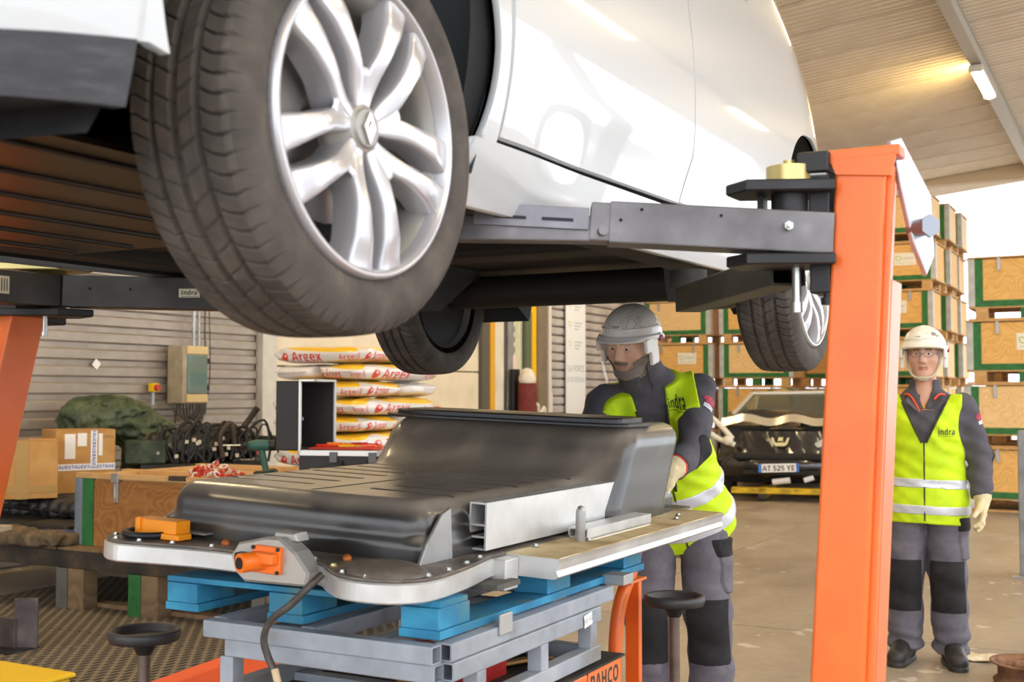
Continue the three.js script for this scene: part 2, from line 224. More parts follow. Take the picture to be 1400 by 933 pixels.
{ // left wall: horizontal cladding, then plain panels, the door bay, the roller shutter
  const cm = worn([0xbdb3a6, 0xaea397, 0x9d9388, 0x8b8176], 0.5, 0.35, 1.8, 4, 120);
  const w = structGroup('wall_left'), pitch = 0.148;
  const prof = [[0, 0], [0.045, 0], [0.062, 0.028], [0.13, 0.028], [0.146, 0.0], [0.146, -0.02], [0, -0.02]];   // (height, out of the wall)
  const plank = (len) => uvBox(prism(prof.map(([h, o]) => [o, h]), len, 0));
  const g1 = plank(12.3);   // Z -9.36 .. 2.94
  for (let k = 0; k < 36; k++) mesh('cladding_rib', g1, cm, w, [-8.06, 0.02 + k * pitch, -9.36]);
  obj('wall_backing', B(-8.3, -8.09, 0, 5.25, -20, 4.2), std(0x8a8178, 0.8), w);
  struct('trim_9', B(-8.06, -7.96, 0, 5.1, -9.6, -9.37, 0.01), worn([0xd9d4ca, 0xcac5ba, 0xb8b2a6], 0.6, 0.2, 1, 4, 121));
  struct('trim_10', B(-7.96, -7.72, 0, 5.1, -5.98, -5.74, 0.01), std(0xece6da, 0.6));   // white upright by the orange leg
  // pale sandwich panels behind the bags
  const pm = worn([0xe9dcc2, 0xe0d2b6, 0xd2c3a6], 0.7, 0, 1.4, 4, 122);
  for (let k = 0; k < 6; k++) obj('wall_panel', B(-8.08, -8.0, k * 0.85, k * 0.85 + 0.835, -13.86, -9.62, 0.008), pm, w);
  struct('trim_11', B(-8.08, -7.95, 0, 5.1, -14.07, -13.88), std(0x5b5448, 0.7)); 
  struct('trim_12', B(-8.06, -7.93, 0, 5.1, -14.2, -14.08, 0.005), std(0xe0a41a, 0.55));
  struct('trim_13', B(-8.08, -7.96, 0, 5.1, -14.5, -14.21), worn([0xe6dcc8, 0xdcd2bd, 0xcfc4ae], 0.7, 0, 1, 4, 123));
  struct('trim_14', B(-8.08, -7.97, 0, 5.1, -14.6, -14.51), std(0x4c4a42, 0.7));
  struct('trim_15', B(-8.08, -7.95, 0, 5.1, -14.75, -14.61), M.galv);
  const g2 = plank(0.2); for (let k = 0; k < 30; k++) mesh('cladding_rib', g2, cm, w, [-8.06, 0.02 + k * pitch, -14.97]);
  // yellow framed glass door
  const d = structGroup('door_1'); const ym = std(0xf2bd08, 0.5);
  obj('door_frame', [B(-8.08, -7.97, 0, 2.72, -15.53, -15.4, 0.006), B(-8.08, -7.97, 0.95, 1.07, -15.4, -15.02, 0.006), B(-8.08, -7.97, 2.6, 2.72, -15.4, -15.02, 0.006), B(-8.08, -7.97, 0, 0.12, -15.4, -15.02, 0.006)], ym, d);
  obj('door_stile', B(-8.08, -7.99, 0.12, 2.6, -15.4, -15.24), std(0x5e6650, 0.6), d);
  obj('door_glass', B(-8.04, -8.03, 0.12, 2.6, -15.24, -14.98), M.glass, d);
  obj('door_backing', B(-8.09, -8.06, 0.1, 2.6, -15.24, -14.98), grain([0xe8e4c8, 0xd8dcb8, 0xc8d4e8], 130, 2, 3, 3), d);
  struct('trim_16', B(-8.08, -7.94, 0, 5.1, -15.84, -15.54, 0.006), worn([0x94846c, 0x877862, 0x786a56], 0.6, 0.1, 1, 4, 124));
  struct('trim_17', B(-8.06, -7.92, 0, 5.1, -15.94, -15.85, 0.006), std(0xdcd6cc, 0.5));
  const rs = structGroup('door_2'), sm = worn([0xd8d2d0, 0xc8c2c0, 0xb8b2b0], 0.5, 0.3, 1.4, 4, 125);
  const sp = [[0, 0], [0.02, 0.018], [0.095, 0.018], [0.113, 0.0], [0.113, -0.02], [0, -0.02]], g3 = uvBox(prism(sp.map(([h, o]) => [o, h]), 3.6, 0));
  for (let k = 0; k < 38; k++) mesh('shutter_slat', g3, sm, rs, [-8.05, 0.02 + k * 0.135, -19.56]);
  struct('trim_18', B(-8.3, -7.9, 0, 5.1, -19.9, -19.58, 0.01), M.galv);
  // hanging banner
  const bn = thing('banner', 'tall white printed banner hanging on the roller shutter', 'banner', [-7.98, 0.6, -16.93], Math.PI / 2);
  obj('banner_cloth', [box(0.72, 3.0, 0.012, 0, 1.5, -0.01)], std(0xe9ecee, 0.6), bn);
  print('banner_print', 0.72, 2.2, 180, (x, W, H) => { fill(x, '#eef1f3'); for (let k = 0; k < 3; k++) { drop(x, W * 0.2, H * (0.2 + k * 0.14), W * 0.07, '#a9c97e'); for (let j = 0; j < 3; j++) { fill(x, '#b9bfc0', W * 0.42, H * (0.185 + k * 0.14) + j * 9, W * (0.4 - 0.08 * j), 3); } } fill(x, '#b9bfc0', W * 0.1, H * 0.05, W * 0.7, 4); fill(x, '#b9bfc0', W * 0.1, H * 0.075, W * 0.6, 4); text(x, 'LA FORCE', W / 2, H * 0.66, W * 0.2, '#9ea6ae', 'normal'); text(x, "D'UN RÉSEAU", W / 2, H * 0.74, W * 0.15, '#a4b2bf', 'normal'); }, bn, [0, 1.55, -0.001]);
  each('hem_bar', [box(0.74, 0.03, 0.03, 0, 0, 0, 0.006), box(0.74, 0.03, 0.03, 0, 3.0, 0, 0.006)], M.galv, bn);
  // small notices on the wall
  const n1 = obj('paper_tag', box(0.07, 0.07, 0.004, 0, 0, 0).rotateZ(Math.PI / 4 + 0.1).rotateY(Math.PI / 2).translate(-8.025, 1.66, -7.26), std(0xf3f0ea, 0.8)); tag(n1, 'small white diamond shaped paper tag stuck on the corrugated wall', 'tag');
  const n2 = obj('notice', box(0.006, 0.24, 0.12, -7.985, 1.83, -14.87), std(0xe8cfc6, 0.7)); tag(n2, 'small pinkish notice on the grey strip beside the yellow framed door', 'notice');
  const n3 = obj('notice', box(0.006, 0.32, 0.14, -8.0, 1.25, -16.05), std(0xe9dedc, 0.7)); tag(n3, 'small pale notice taped on the roller shutter left of the banner', 'notice');
}
{ // electrical cabinet with conduits and cables
  const t = thing('electrical_cabinet', 'grey electrical cabinet with a tinted door fixed on the corrugated wall', 'cabinet', [-8.0, 1.31, -8.23], Math.PI / 2);
  const cm = worn([0xb7a98e, 0xa89a80, 0x988a70], 0.6, 0.05, 0.5, 4, 140);
  obj('housing', box(0.32, 0.54, 0.2, 0, 0.27, 0.1, 0.015), cm, t);
  each('cover_band', [box(0.27, 0.075, 0.02, 0.02, 0.05, 0.205, 0.004), box(0.27, 0.075, 0.02, 0.02, 0.5, 0.205, 0.004)], std(0xd9bd84, 0.6), t);
  obj('door', box(0.25, 0.36, 0.02, 0.022, 0.275, 0.206, 0.006), phy(0x5e7a74, 0.12, 0, { clearcoat: 1 }), t);
  each('hinge', [box(0.02, 0.05, 0.03, 0.16, 0.4, 0.205), box(0.02, 0.05, 0.03, 0.16, 0.15, 0.205)], M.black, t);
  const cb = []; for (let i = 0; i < 9; i++) { const x = -0.17 + i * 0.042; cb.push(tube([[x, 0.01, 0.1], [x, -0.06 - 0.01 * (i % 3), 0.1], [lerp(x, 0.1, 0.5), -0.13 - 0.015 * (i % 4), 0.09], [0.12 + 0.02 * i, -0.1, 0.06], [0.24 + 0.006 * i, 0.05, 0.04], [0.25 + 0.006 * i, 0.5, 0.03]], 0.007, 30, 6)); }
  cb.push(tube([[0.3, -0.1, 0.05], [0.32, 0.3, 0.04], [0.29, 0.7, 0.04], [0.3, 1.1, 0.04]], 0.008, 20, 6), rod([-0.12, 0, 0.1], [-0.12, -0.22, 0.06], 0.012), tube([[0.18, 0.0, 0.1], [0.2, -0.17, 0.1], [0.26, -0.12, 0.06], [0.36, 0.2, 0.04], [0.34, 1.1, 0.04]], 0.006, 40, 6));
  each('cable', cb, std(0x4d4a44, 0.6), t);
  each('conduit', [rod([0.12, 0.54, 0.06], [0.12, 1.2, 0.06], 0.016), rod([0.2, 0.54, 0.05], [0.2, 1.2, 0.05], 0.012)], M.galv, t);
  const s = thing('switch', 'small yellow isolator switch with a red knob beside the electrical cabinet', 'switch', [-8.0, 1.42, -7.88], Math.PI / 2);
  obj('base', box(0.08, 0.08, 0.06, 0, 0.04, 0.03, 0.006), M.yellow, s); obj('knob', cyl(0.03, 0.028, 0.03, 0, 0, 0, 16).rotateX(Math.PI / 2).translate(0, 0.04, 0.075), M.red, s); obj('bracket', [box(0.03, 0.12, 0.02, 0, -0.06, 0.015)], M.galv, s);
}

// ---------------------------------------------------------------- the raised white car
const CX = -1.82;                       // the car's middle; its left flank is at X = -0.98
const flankX = (z, y) => { let s = 0; s += y < 2.06 ? lerp(0.75, 0.4, sstep(-1.7, -1.0, z)) * (2.06 - y) ** 2 : 0.27 * (y - 2.06) ** 2; if (y < 2.0 && y > 1.8) s += 0.012 * Math.sin((y - 1.8) / 0.2 * Math.PI) * sstep(-1.9, -2.2, z) * sstep(-3.6, -3.3, z); if (z > -1.0) s += 0.36 * ((z + 1.0) / 0.5) ** 2.2; if (z < -3.9) s += 0.22 * ((-3.9 - z) / 0.8) ** 2.2; return -0.98 - s; };
const A1 = [-1.375, 1.99, 0.405], A2 = [-3.985, 1.9, 0.385];   // wheel arches: z, y, radius
const paint = phy(0xc2c4c6, 0.28, 0.0, { clearcoat: 1, clearcoatRoughness: 0.03 });
const plasticBlack = worn([0x4a4a4e, 0x3b3b3f, 0x313135], 0.55, 0, 0.4, 5, 150);
function skin(nu, nv, fz) {             // fz(u, v) -> [z, y]; a panel with turned-in edges
  const at = (u, v) => { const [z, y] = fz(clamp(u), clamp(v)); return [z, z > -0.97 ? y - 0.15 * (z + 0.97) * clamp((2.1 - y) / 0.3) : y]; };
  const g = grid(nu + 2, nv + 2, (u, v) => { const a = Math.round(u * (nu + 2)), b = Math.round(v * (nv + 2)); const edge = a === 0 || b === 0 || a === nu + 2 || b === nv + 2; const [z, y] = at((a - 1) / nu, (b - 1) / nv); return [flankX(z, y) - (edge ? 0.02 : 0), y, z]; });
  g.computeVertexNormals();             // keep the face smooth up to its edge
  const n = g.attributes.normal, p = g.attributes.position, w = nu + 3, e = 1e-3;
  for (let j = 1; j < nv + 2; j++) for (let i = 1; i < w - 1; i++) { const k = j * w + i, y = p.getY(k), z = p.getZ(k), dy = (flankX(z, y + e) - flankX(z, y - e)) / (2 * e), dz = (flankX(z + e, y) - flankX(z - e, y)) / (2 * e), l = Math.hypot(1, dy, dz); n.setXYZ(k, 1 / l, -dy / l, -dz / l); }
  const ix = g.index.array, q = Math.floor(ix.length / 2 / 6) * 6 + 12, pa = V().fromBufferAttribute(p, ix[q]), pb = V().fromBufferAttribute(p, ix[q + 1]).sub(pa), pc = V().fromBufferAttribute(p, ix[q + 2]).sub(pa);
  if (pb.cross(pc).x < 0) for (let i = 0; i < ix.length; i += 3) [ix[i + 1], ix[i + 2]] = [ix[i + 2], ix[i + 1]];
  return keepUV(g);
}
const quadP = (a, b, c, d) => (u, v) => [lerp(lerp(a[0], b[0], u), lerp(d[0], c[0], u), v), lerp(lerp(a[1], b[1], u), lerp(d[1], c[1], u), v)];
function archFan(A, a0, a1, rect) {     // round a wheel arch, out to a rectangle [z0, z1, y0, y1]
  return (u, v) => { const a = lerp(a0, a1, u), c = Math.cos(a), s = Math.sin(a); let t = 9; if (c > 1e-6) t = Math.min(t, (rect[1] - A[0]) / c); if (c < -1e-6) t = Math.min(t, (rect[0] - A[0]) / c); if (s > 1e-6) t = Math.min(t, (rect[3] - A[1]) / s); if (s < -1e-6) t = Math.min(t, (rect[2] - A[1]) / s); const k = lerp(A[2], Math.max(t, A[2] + 0.001), v); return [A[0] + c * k, A[1] + s * k]; };
}
const mirrorX = (g) => { const q = g.clone(); q.scale(-1, 1, 1); q.translate(2 * CX, 0, 0); const p = q.index ? q.toNonIndexed() : q; for (const k in p.attributes) { const a = p.attributes[k]; for (let i = 0; i < a.count; i += 3) for (let c = 0; c < a.itemSize; c++) { const t = a.array[(i + 1) * a.itemSize + c]; a.array[(i + 1) * a.itemSize + c] = a.array[(i + 2) * a.itemSize + c]; a.array[(i + 2) * a.itemSize + c] = t; } } p.userData.uvDone = g.userData.uvDone; return p; };
const car = thing('white_car', 'white hatchback raised on the orange lift with its underside open', 'car', [0, 0, 0]);
function both(name, g, m, label) { obj(name, [g], m, car, label); obj(name, [mirrorX(g)], m, car, label); }
const DF = -1.818, DM0 = -2.755, DM1 = -2.85;   // door gaps
{
  const pi = Math.PI;
  both('front_fender', skin(90, 16, archFan(A1, pi + 0.33, -0.46, [DF + 0.004, -0.58, 1.815, 2.62])), paint);
  both('sill', skin(40, 8, quadP([-1.70, 1.742], [-3.64, 1.765], [-3.6, 1.878], [-1.745, 1.856])), paint);
  both('front_door', skin(30, 26, quadP([DF - 0.004, 1.868], [DM0 + 0.004, 1.884], [DM1 + 0.004, 2.6], [DF - 0.03, 2.6])), paint);
  const rd = (u, v) => { const y0 = lerp(1.886, 1.894, u), y = lerp(y0, 2.62, v), za = lerp(DM0 - 0.004, DM1 - 0.004, v); let zb = -3.62; const dy = y - A2[1], r = A2[2] + 0.06; zb = Math.abs(dy) < r ? Math.max(-3.78, A2[0] + Math.sqrt(r * r - dy * dy)) : -3.78; zb = Math.min(zb + 0, -3.5 + (0)); zb = Math.max(zb, -3.78); return [lerp(za, zb, u), y]; };
  both('rear_door', skin(30, 26, rd), paint);
  both('rear_quarter', skin(80, 16, archFan(A2, pi - 0.02 + 0.3, 0.0, [-4.62, -3.52, 1.86, 3.12])), paint);
  // black lip under the front bumper, arch edges and liners
  both('bumper_lip', skin(40, 6, (u, v) => { const z = lerp(-0.962, -0.56, u); return [z, lerp(lerp(1.739, 1.762, u), lerp(1.815, 1.812, u), v)]; }), plasticBlack);
  obj('front_bumper', [grid(30, 12, (u, v) => { const t = u * 2 - 1; const y = 1.757 + 0.65 * v; return [CX + t * (flankX(-0.58, y) - CX), y, -0.44 - 0.14 * Math.abs(t) ** 3 - 0.2 * (v - 0.4) ** 2 * (1 - t * t)]; })], paint, car);
  obj('bumper_lip', [grid(30, 4, (u, v) => { const t = u * 2 - 1; return [CX + t * (flankX(-0.58, 1.79) - CX), 1.695 + 0.065 * v, -0.45 - 0.13 * Math.abs(t) ** 3]; })], plasticBlack, car);
  obj('rear_bumper', [grid(30, 12, (u, v) => { const t = u * 2 - 1; const y = 1.86 + 1.26 * v; return [CX + t * (flankX(-4.62, y) - CX), y, -4.74 + 0.12 * Math.abs(t) ** 3 + 0.12 * v * v * (1 - t * t)]; })], paint, car);
  const liner = (A, w) => { const f0 = A === A1 ? -0.1 : -0.5; const gs = []; gs.push(grid(40, 3, (u, v) => { const a = lerp(f0, pi + 0.5, u); return [-1.02 - v * w, A[1] + Math.sin(a) * (A[2] + 0.012), A[0] + Math.cos(a) * (A[2] + 0.012)]; })); gs.push(grid(40, 2, (u, v) => { const a = lerp(-0.5, pi + 0.5, u), r = (A[2] + 0.012) * (1 - v); return [-1.02 - w, A[1] + Math.sin(a) * r, A[0] + Math.cos(a) * r]; })); return gs; };
  const lm = std(0x3c4042, 0.85);
  for (const A of [A1, A2]) { obj('wheel_liner', liner(A, 0.36), lm, car); obj('wheel_liner', liner(A, 0.36).map(mirrorX), lm, car); }
  // upper body: hood, glasshouse, roof
  obj('hood', [grid(20, 10, (u, v) => [CX + (u * 2 - 1) * 0.72, 2.36 + 0.3 * v - 0.05 * (u * 2 - 1) ** 4 , -0.52 - 1.15 * v])], paint, car);
  const P = (x, y, z) => [CX + x, y, z]; const quad3 = (a, b, c, d, t = 8) => grid(t, t, (u, v) => [0, 1, 2].map((k) => lerp(lerp(a[k], b[k], u), lerp(d[k], c[k], u), v)));
  const dg = phy(0x20262a, 0.04, 0, { clearcoat: 1 });
  obj('windshield', [quad3(P(-0.72, 2.66, -1.68), P(0.72, 2.66, -1.68), P(0.55, 3.16, -2.45), P(-0.55, 3.16, -2.45))], dg, car);
  for (const s of [-1, 1]) obj('side_window', [quad3(P(0.735 * s, 2.62, -1.72), P(0.72 * s, 2.62, -3.6), P(0.52 * s, 3.14, -3.6), P(0.54 * s, 3.14, -2.45))], dg, car);
  obj('rear_window', [grid(16, 6, (u, v) => { const t = (u * 2 - 1) * 0.78, y = 2.74 + 0.32 * v, k = (y - 1.86) / 1.26; return [CX + t * (flankX(-4.62, y) - CX), y, -4.746 + 0.12 * Math.abs(t) ** 3 + 0.12 * k * k * (1 - t * t)]; })], dg, car);
  obj('roof', [grid(14, 16, (u, v) => [CX + (u * 2 - 1) * lerp(0.56, 0.44, v), 3.13 + 0.05 * Math.sin(v * pi) + 0.02 * (1 - (u * 2 - 1) ** 2), lerp(-2.42, -4.62, v)])], paint, car);
  // tail lamps
  both('tail_lamp', (() => { const g = grid(6, 8, (u, v) => { const z = lerp(-4.38, -4.58, u), y = lerp(2.44, 2.68, v); return [flankX(z, y) + 0.012, y, z]; }); return keepUV(g); })(), phy(0xd9d4d2, 0.12, 0.1, { clearcoat: 1 }));
  // structure inside the skin so that gaps read dark
  both('inner_body', (() => { const g = grid(30, 12, (u, v) => { const z = lerp(-1.72, -3.62, u), y = lerp(1.76, 2.6, v); return [flankX(z, y) - 0.03, y, z]; }); return keepUV(g); })(), std(0x1c1c1e, 0.9));
}
{ // underside
  const um = worn([0x3a2c20, 0x2a211a, 0x1f1a17, 0x151312], 0.35, 0.1, 0.9, 5, 160), dm = std(0x1e1c1b, 0.7);
  obj('floor_pan', [B(-2.5, -1.14, 1.88, 1.9, -4.5, -0.8)], dm, car);
  const ribs = [B(-2.42, -1.32, 1.765, 1.775, -2.1, -0.72)]; for (let i = 0; i < 6; i++) ribs.push(B(-2.36 + i * 0.19, -2.335 + i * 0.19, 1.757, 1.77, -2.05, -0.8, 0.008));
  obj('undertray', ribs, um, car);
  obj('undertray', [grid(12, 6, (u, v) => [lerp(-2.4, -1.34, u), 1.765 - 0.05 * v, lerp(-0.72, -0.56, v)])], um, car);
  obj('wheel_deflector', [grid(10, 4, (u, v) => [lerp(-1.34, -1.06, u), lerp(1.758, 1.708, v), -0.92 - 0.05 * u + 0.03 * v]), B(-1.34, -1.08, 1.75, 1.77, -0.98, -0.62)], plasticBlack, car);
  obj('wheel_deflector', [grid(10, 4, (u, v) => [lerp(-2.3, -2.58, u), lerp(1.745, 1.665, v), -0.92 - 0.05 * u + 0.03 * v])], plasticBlack, car);
  obj('side_rail', [B(-1.22, -1.1, 1.765, 1.9, -3.6, -1.75, 0.02)], dm, car); obj('side_rail', [B(-2.54, -2.42, 1.765, 1.9, -3.6, -1.75, 0.02)], dm, car);
  obj('cross_member', [B(-2.5, -1.14, 1.80, 1.9, -2.4, -2.2, 0.02)], dm, car); obj('cross_member', [B(-2.5, -1.14, 1.83, 1.9, -3.3, -3.12, 0.02)], dm, car);
  obj('rear_axle', [rod([-2.4, 1.80, -3.95], [-1.24, 1.80, -3.95], 0.062, 0.062, 20), bar([-2.36, 1.82, -3.55], [-2.4, 1.8, -3.98], 0.07, 0.09, 0.02), bar([-1.28, 1.82, -3.55], [-1.24, 1.8, -3.98], 0.07, 0.09, 0.02), rod([-2.3, 1.84, -3.9], [-2.3, 2.05, -3.9], 0.05), rod([-1.34, 1.84, -3.9], [-1.34, 2.05, -3.9], 0.05)], dm, car);
  obj('silencer', [ell(0.2, 0.075, 0.12, -1.42, 1.80, -4.25)], std(0x2a2624, 0.5, 0.4), car);
  obj('tow_bracket', [B(-2.2, -1.2, 1.86, 1.95, -4.62, -4.5, 0.01)], dm, car);
}
{ // wheels, built with the axle on +Z (outer face forward), then turned to the flank
  const RT = 0.307, TW = 0.195, seg = 960;
  const prof = []; // [z (0 outer .. -TW), r]
  const add = (z, r) => prof.push([z, r]);
  [[-0.012, 0.222], [-0.004, 0.235], [0.002, 0.252], [0.003, 0.268], [-0.004, 0.284], [-0.013, 0.2965]].forEach((q) => add(...q));
  const grooves = [-0.058, -0.0975, -0.137]; const n = 66; for (let i = 0; i <= n; i++) { const z = -0.02 - i / n * (TW - 0.04); const cz = (z + TW / 2) / (TW / 2); let r = RT - 0.009 * Math.abs(cz) ** 3.2; for (const g of grooves) if (Math.abs(z - g) < 0.0048) r -= 0.008; add(z, r); }
  [[-TW + 0.013, 0.2965], [-TW + 0.004, 0.284], [-TW - 0.003, 0.268], [-TW - 0.002, 0.252], [-TW + 0.004, 0.235], [-TW + 0.012, 0.222]].forEach((q) => add(...q));
  const np = prof.length - 1, P = new Float32Array((seg + 1) * (np + 1) * 3), I = [];
  let w = 0; for (let i = 0; i <= seg; i++) for (let j = 0; j <= np; j++) { let [z, r] = prof[j]; const a = i / seg * 2 * Math.PI; const t = z / TW; // sipes
    if (t < -0.05 && t > -0.95) { const sh = t > -0.29 || t < -0.71; const k = sh ? 74 : 52; const skew = sh ? 0.12 * Math.sin(t * 12) : (t > -0.5 ? 0.9 * t : -0.9 * t); const f = ((a / (2 * Math.PI) * k + skew * 3) % 1 + 1) % 1; if (f < (sh ? 0.12 : 0.09)) r -= sh ? 0.005 : 0.003; }
    P[w++] = Math.cos(a) * r; P[w++] = Math.sin(a) * r; P[w++] = z; }
  for (let i = 0; i < seg; i++) for (let j = 0; j < np; j++) { const a = i * (np + 1) + j, b = a + np + 1; I.push(a, b, a + 1, b, b + 1, a + 1); }
  const tg = new THREE.BufferGeometry(); tg.setAttribute('position', new THREE.BufferAttribute(P, 3)); tg.setIndex(I); tg.computeVertexNormals();
  const tireG = uvBox(tg);
  const tm = worn([0x5d554e, 0x504943, 0x453f3a, 0x38342f], 0.85, 0, 0.25, 5, 170);
  const silver = phy(0xbcbbbf, 0.3, 0.5, { clearcoat: 0.6, clearcoatRoughness: 0.08 }), silverIn = std(0x9b9791, 0.4, 0.4);
  const rimG = uvBox(lathe([[0.2, -0.175], [0.19, -0.15], [0.185, -0.1], [0.188, -0.05], [0.197, -0.028], [0.207, -0.02]], 96).rotateX(Math.PI / 2));
  const lipG = uvBox(lathe([[0.204, -0.024], [0.2085, -0.008], [0.214, 0.002], [0.221, 0.001], [0.225, -0.008], [0.2235, -0.02]], 96).rotateX(Math.PI / 2));
  // one double spoke: two arms parting from the hub, with a rounded opening between them
  const R = (r, a) => [r * Math.cos(a), r * Math.sin(a)];
  const spokeG = (() => {
    const pl = (t, r) => { for (let i = 0; i < t.length - 1; i++) if (r <= t[i + 1][0]) { const k = clamp((r - t[i][0]) / (t[i + 1][0] - t[i][0])); return lerp(t[i][1], t[i + 1][1], k); } return t[t.length - 1][1]; };
    const ca = [[0.026, 0.24], [0.05, 0.235], [0.083, 0.25], [0.1, 0.315], [0.13, 0.375], [0.17, 0.42], [0.21, 0.45]], hw = [[0.026, 0.010], [0.05, 0.015], [0.083, 0.0195], [0.1, 0.017], [0.13, 0.0185], [0.17, 0.0235], [0.21, 0.031]];
    const soft = (t, r) => (pl(t, r - 0.012) + pl(t, r) * 2 + pl(t, r + 0.012)) / 4;
    const arm = (sd) => grid(20, 30, (u, v) => { const r = lerp(0.028, 0.21, v), a = Math.PI / 2 + sd * soft(ca, r), w = soft(hw, r), t = 2 * u - 1, m = Math.abs(t), zt = -0.016 + 0.02 * sstep(0.03, 0.13, r) - 0.008 * sstep(0.16, 0.208, r); const x = m < 0.7 ? t / 0.7 * 0.86 : Math.sign(t) * (0.86 + 0.14 * Math.sqrt((m - 0.7) / 0.3)), z = m < 0.7 ? zt - 0.003 * (t / 0.7) ** 4 : zt - 0.003 - 0.045 * ((m - 0.7) / 0.3) ** 1.6; const ax = r * Math.cos(a), ay = r * Math.sin(a); return [ax - sd * 0 - Math.sin(a) * w * x * -1, ay - Math.cos(a) * w * x, z]; });
    const web = grid(10, 10, (u, v) => { const r = lerp(0.026, 0.088 + 0.006 * 4 * (u - 0.5) ** 2, v), a = Math.PI / 2 + lerp(-0.2, 0.2, u); return [r * Math.cos(a), r * Math.sin(a), -0.017 + 0.02 * sstep(0.03, 0.13, r) - 0.02 * sstep(0.084, 0.1, r)]; });
    return join([arm(1), arm(-1), web]);
  })();
  const hubG = join([lathe([[0.0, -0.006], [0.026, -0.006], [0.029, -0.008], [0.030, -0.012], [0.033, -0.010], [0.037, -0.014], [0.058, -0.034], [0.062, -0.05], [0.062, -0.06], [0, -0.06]].map(([r, z]) => [r, z]), 40).rotateX(Math.PI / 2).translate(0, 0, -0.004)]);
  const logoG = join([prism([[0, 0.024], [0.0135, 0], [0, -0.024], [-0.0135, 0]], 0.003, 0.001, [[[0, 0.013], [-0.0065, 0.001], [-0.0025, -0.006], [0.004, 0.006]]]).translate(0, 0, -0.009)]);
  const discG = join([lathe([[0.05, 0.0], [0.135, 0.0], [0.135, -0.02], [0.05, -0.02]], 48).rotateX(Math.PI / 2).translate(0, 0, -0.09), cyl(0.065, 0.065, 0.05, 0, 0, 0, 24).rotateX(Math.PI / 2).translate(0, 0, -0.08)]);
  const calG = join([prism([[-0.06, 0.09], [-0.075, 0.15], [0.075, 0.15], [0.06, 0.09]], 0.06, 0.006).rotateZ(1.35).translate(0, 0, -0.13)]);
  const backG = join([lathe([[0.0, -0.15], [0.19, -0.15], [0.19, -0.14], [0, -0.14]], 40).rotateX(Math.PI / 2)]);
  const sm = std(0xd9d9dc, 0.2, 0.9), disc = std(0x9a9591, 0.35, 0.8);
  const wheel = (x, y, z, turn, roll) => {
    const g = new THREE.Group(); g.name = 'wheel'; car.add(g); g.position.set(x, y, z); g.rotation.order = 'YXZ'; g.rotation.set(0, turn, roll);
    mesh('tire', tireG, tm, g); mesh('rim', rimG, silverIn, g); mesh('rim_lip', lipG, silver, g); for (let k = 0; k < 5; k++) mesh('spoke', spokeG, silver, g, [0, 0, 0], [0, 0, k * 2 * Math.PI / 5]);
    mesh('hub_cap', hubG, silverIn, g); mesh('emblem', logoG, sm, g, [0, 0, 0], [0, 0, -roll]); mesh('brake_disc', discG, disc, g); mesh('brake_caliper', calG, std(0x8e8a84, 0.5, 0.5), g, [0, 0, 0], [0, 0, -roll]); mesh('brake_shield', backG, std(0x1b1b1c, 0.8), g);
  };
  const F = Math.PI / 2;
  wheel(-0.99, 1.80, -1.406, F, 0.1); wheel(-0.985, 1.79, -3.99, F, 0.5); wheel(-2.66, 1.80, -1.406, -F, 0.3); wheel(-2.63, 1.79, -3.99, -F, 0.7);
}

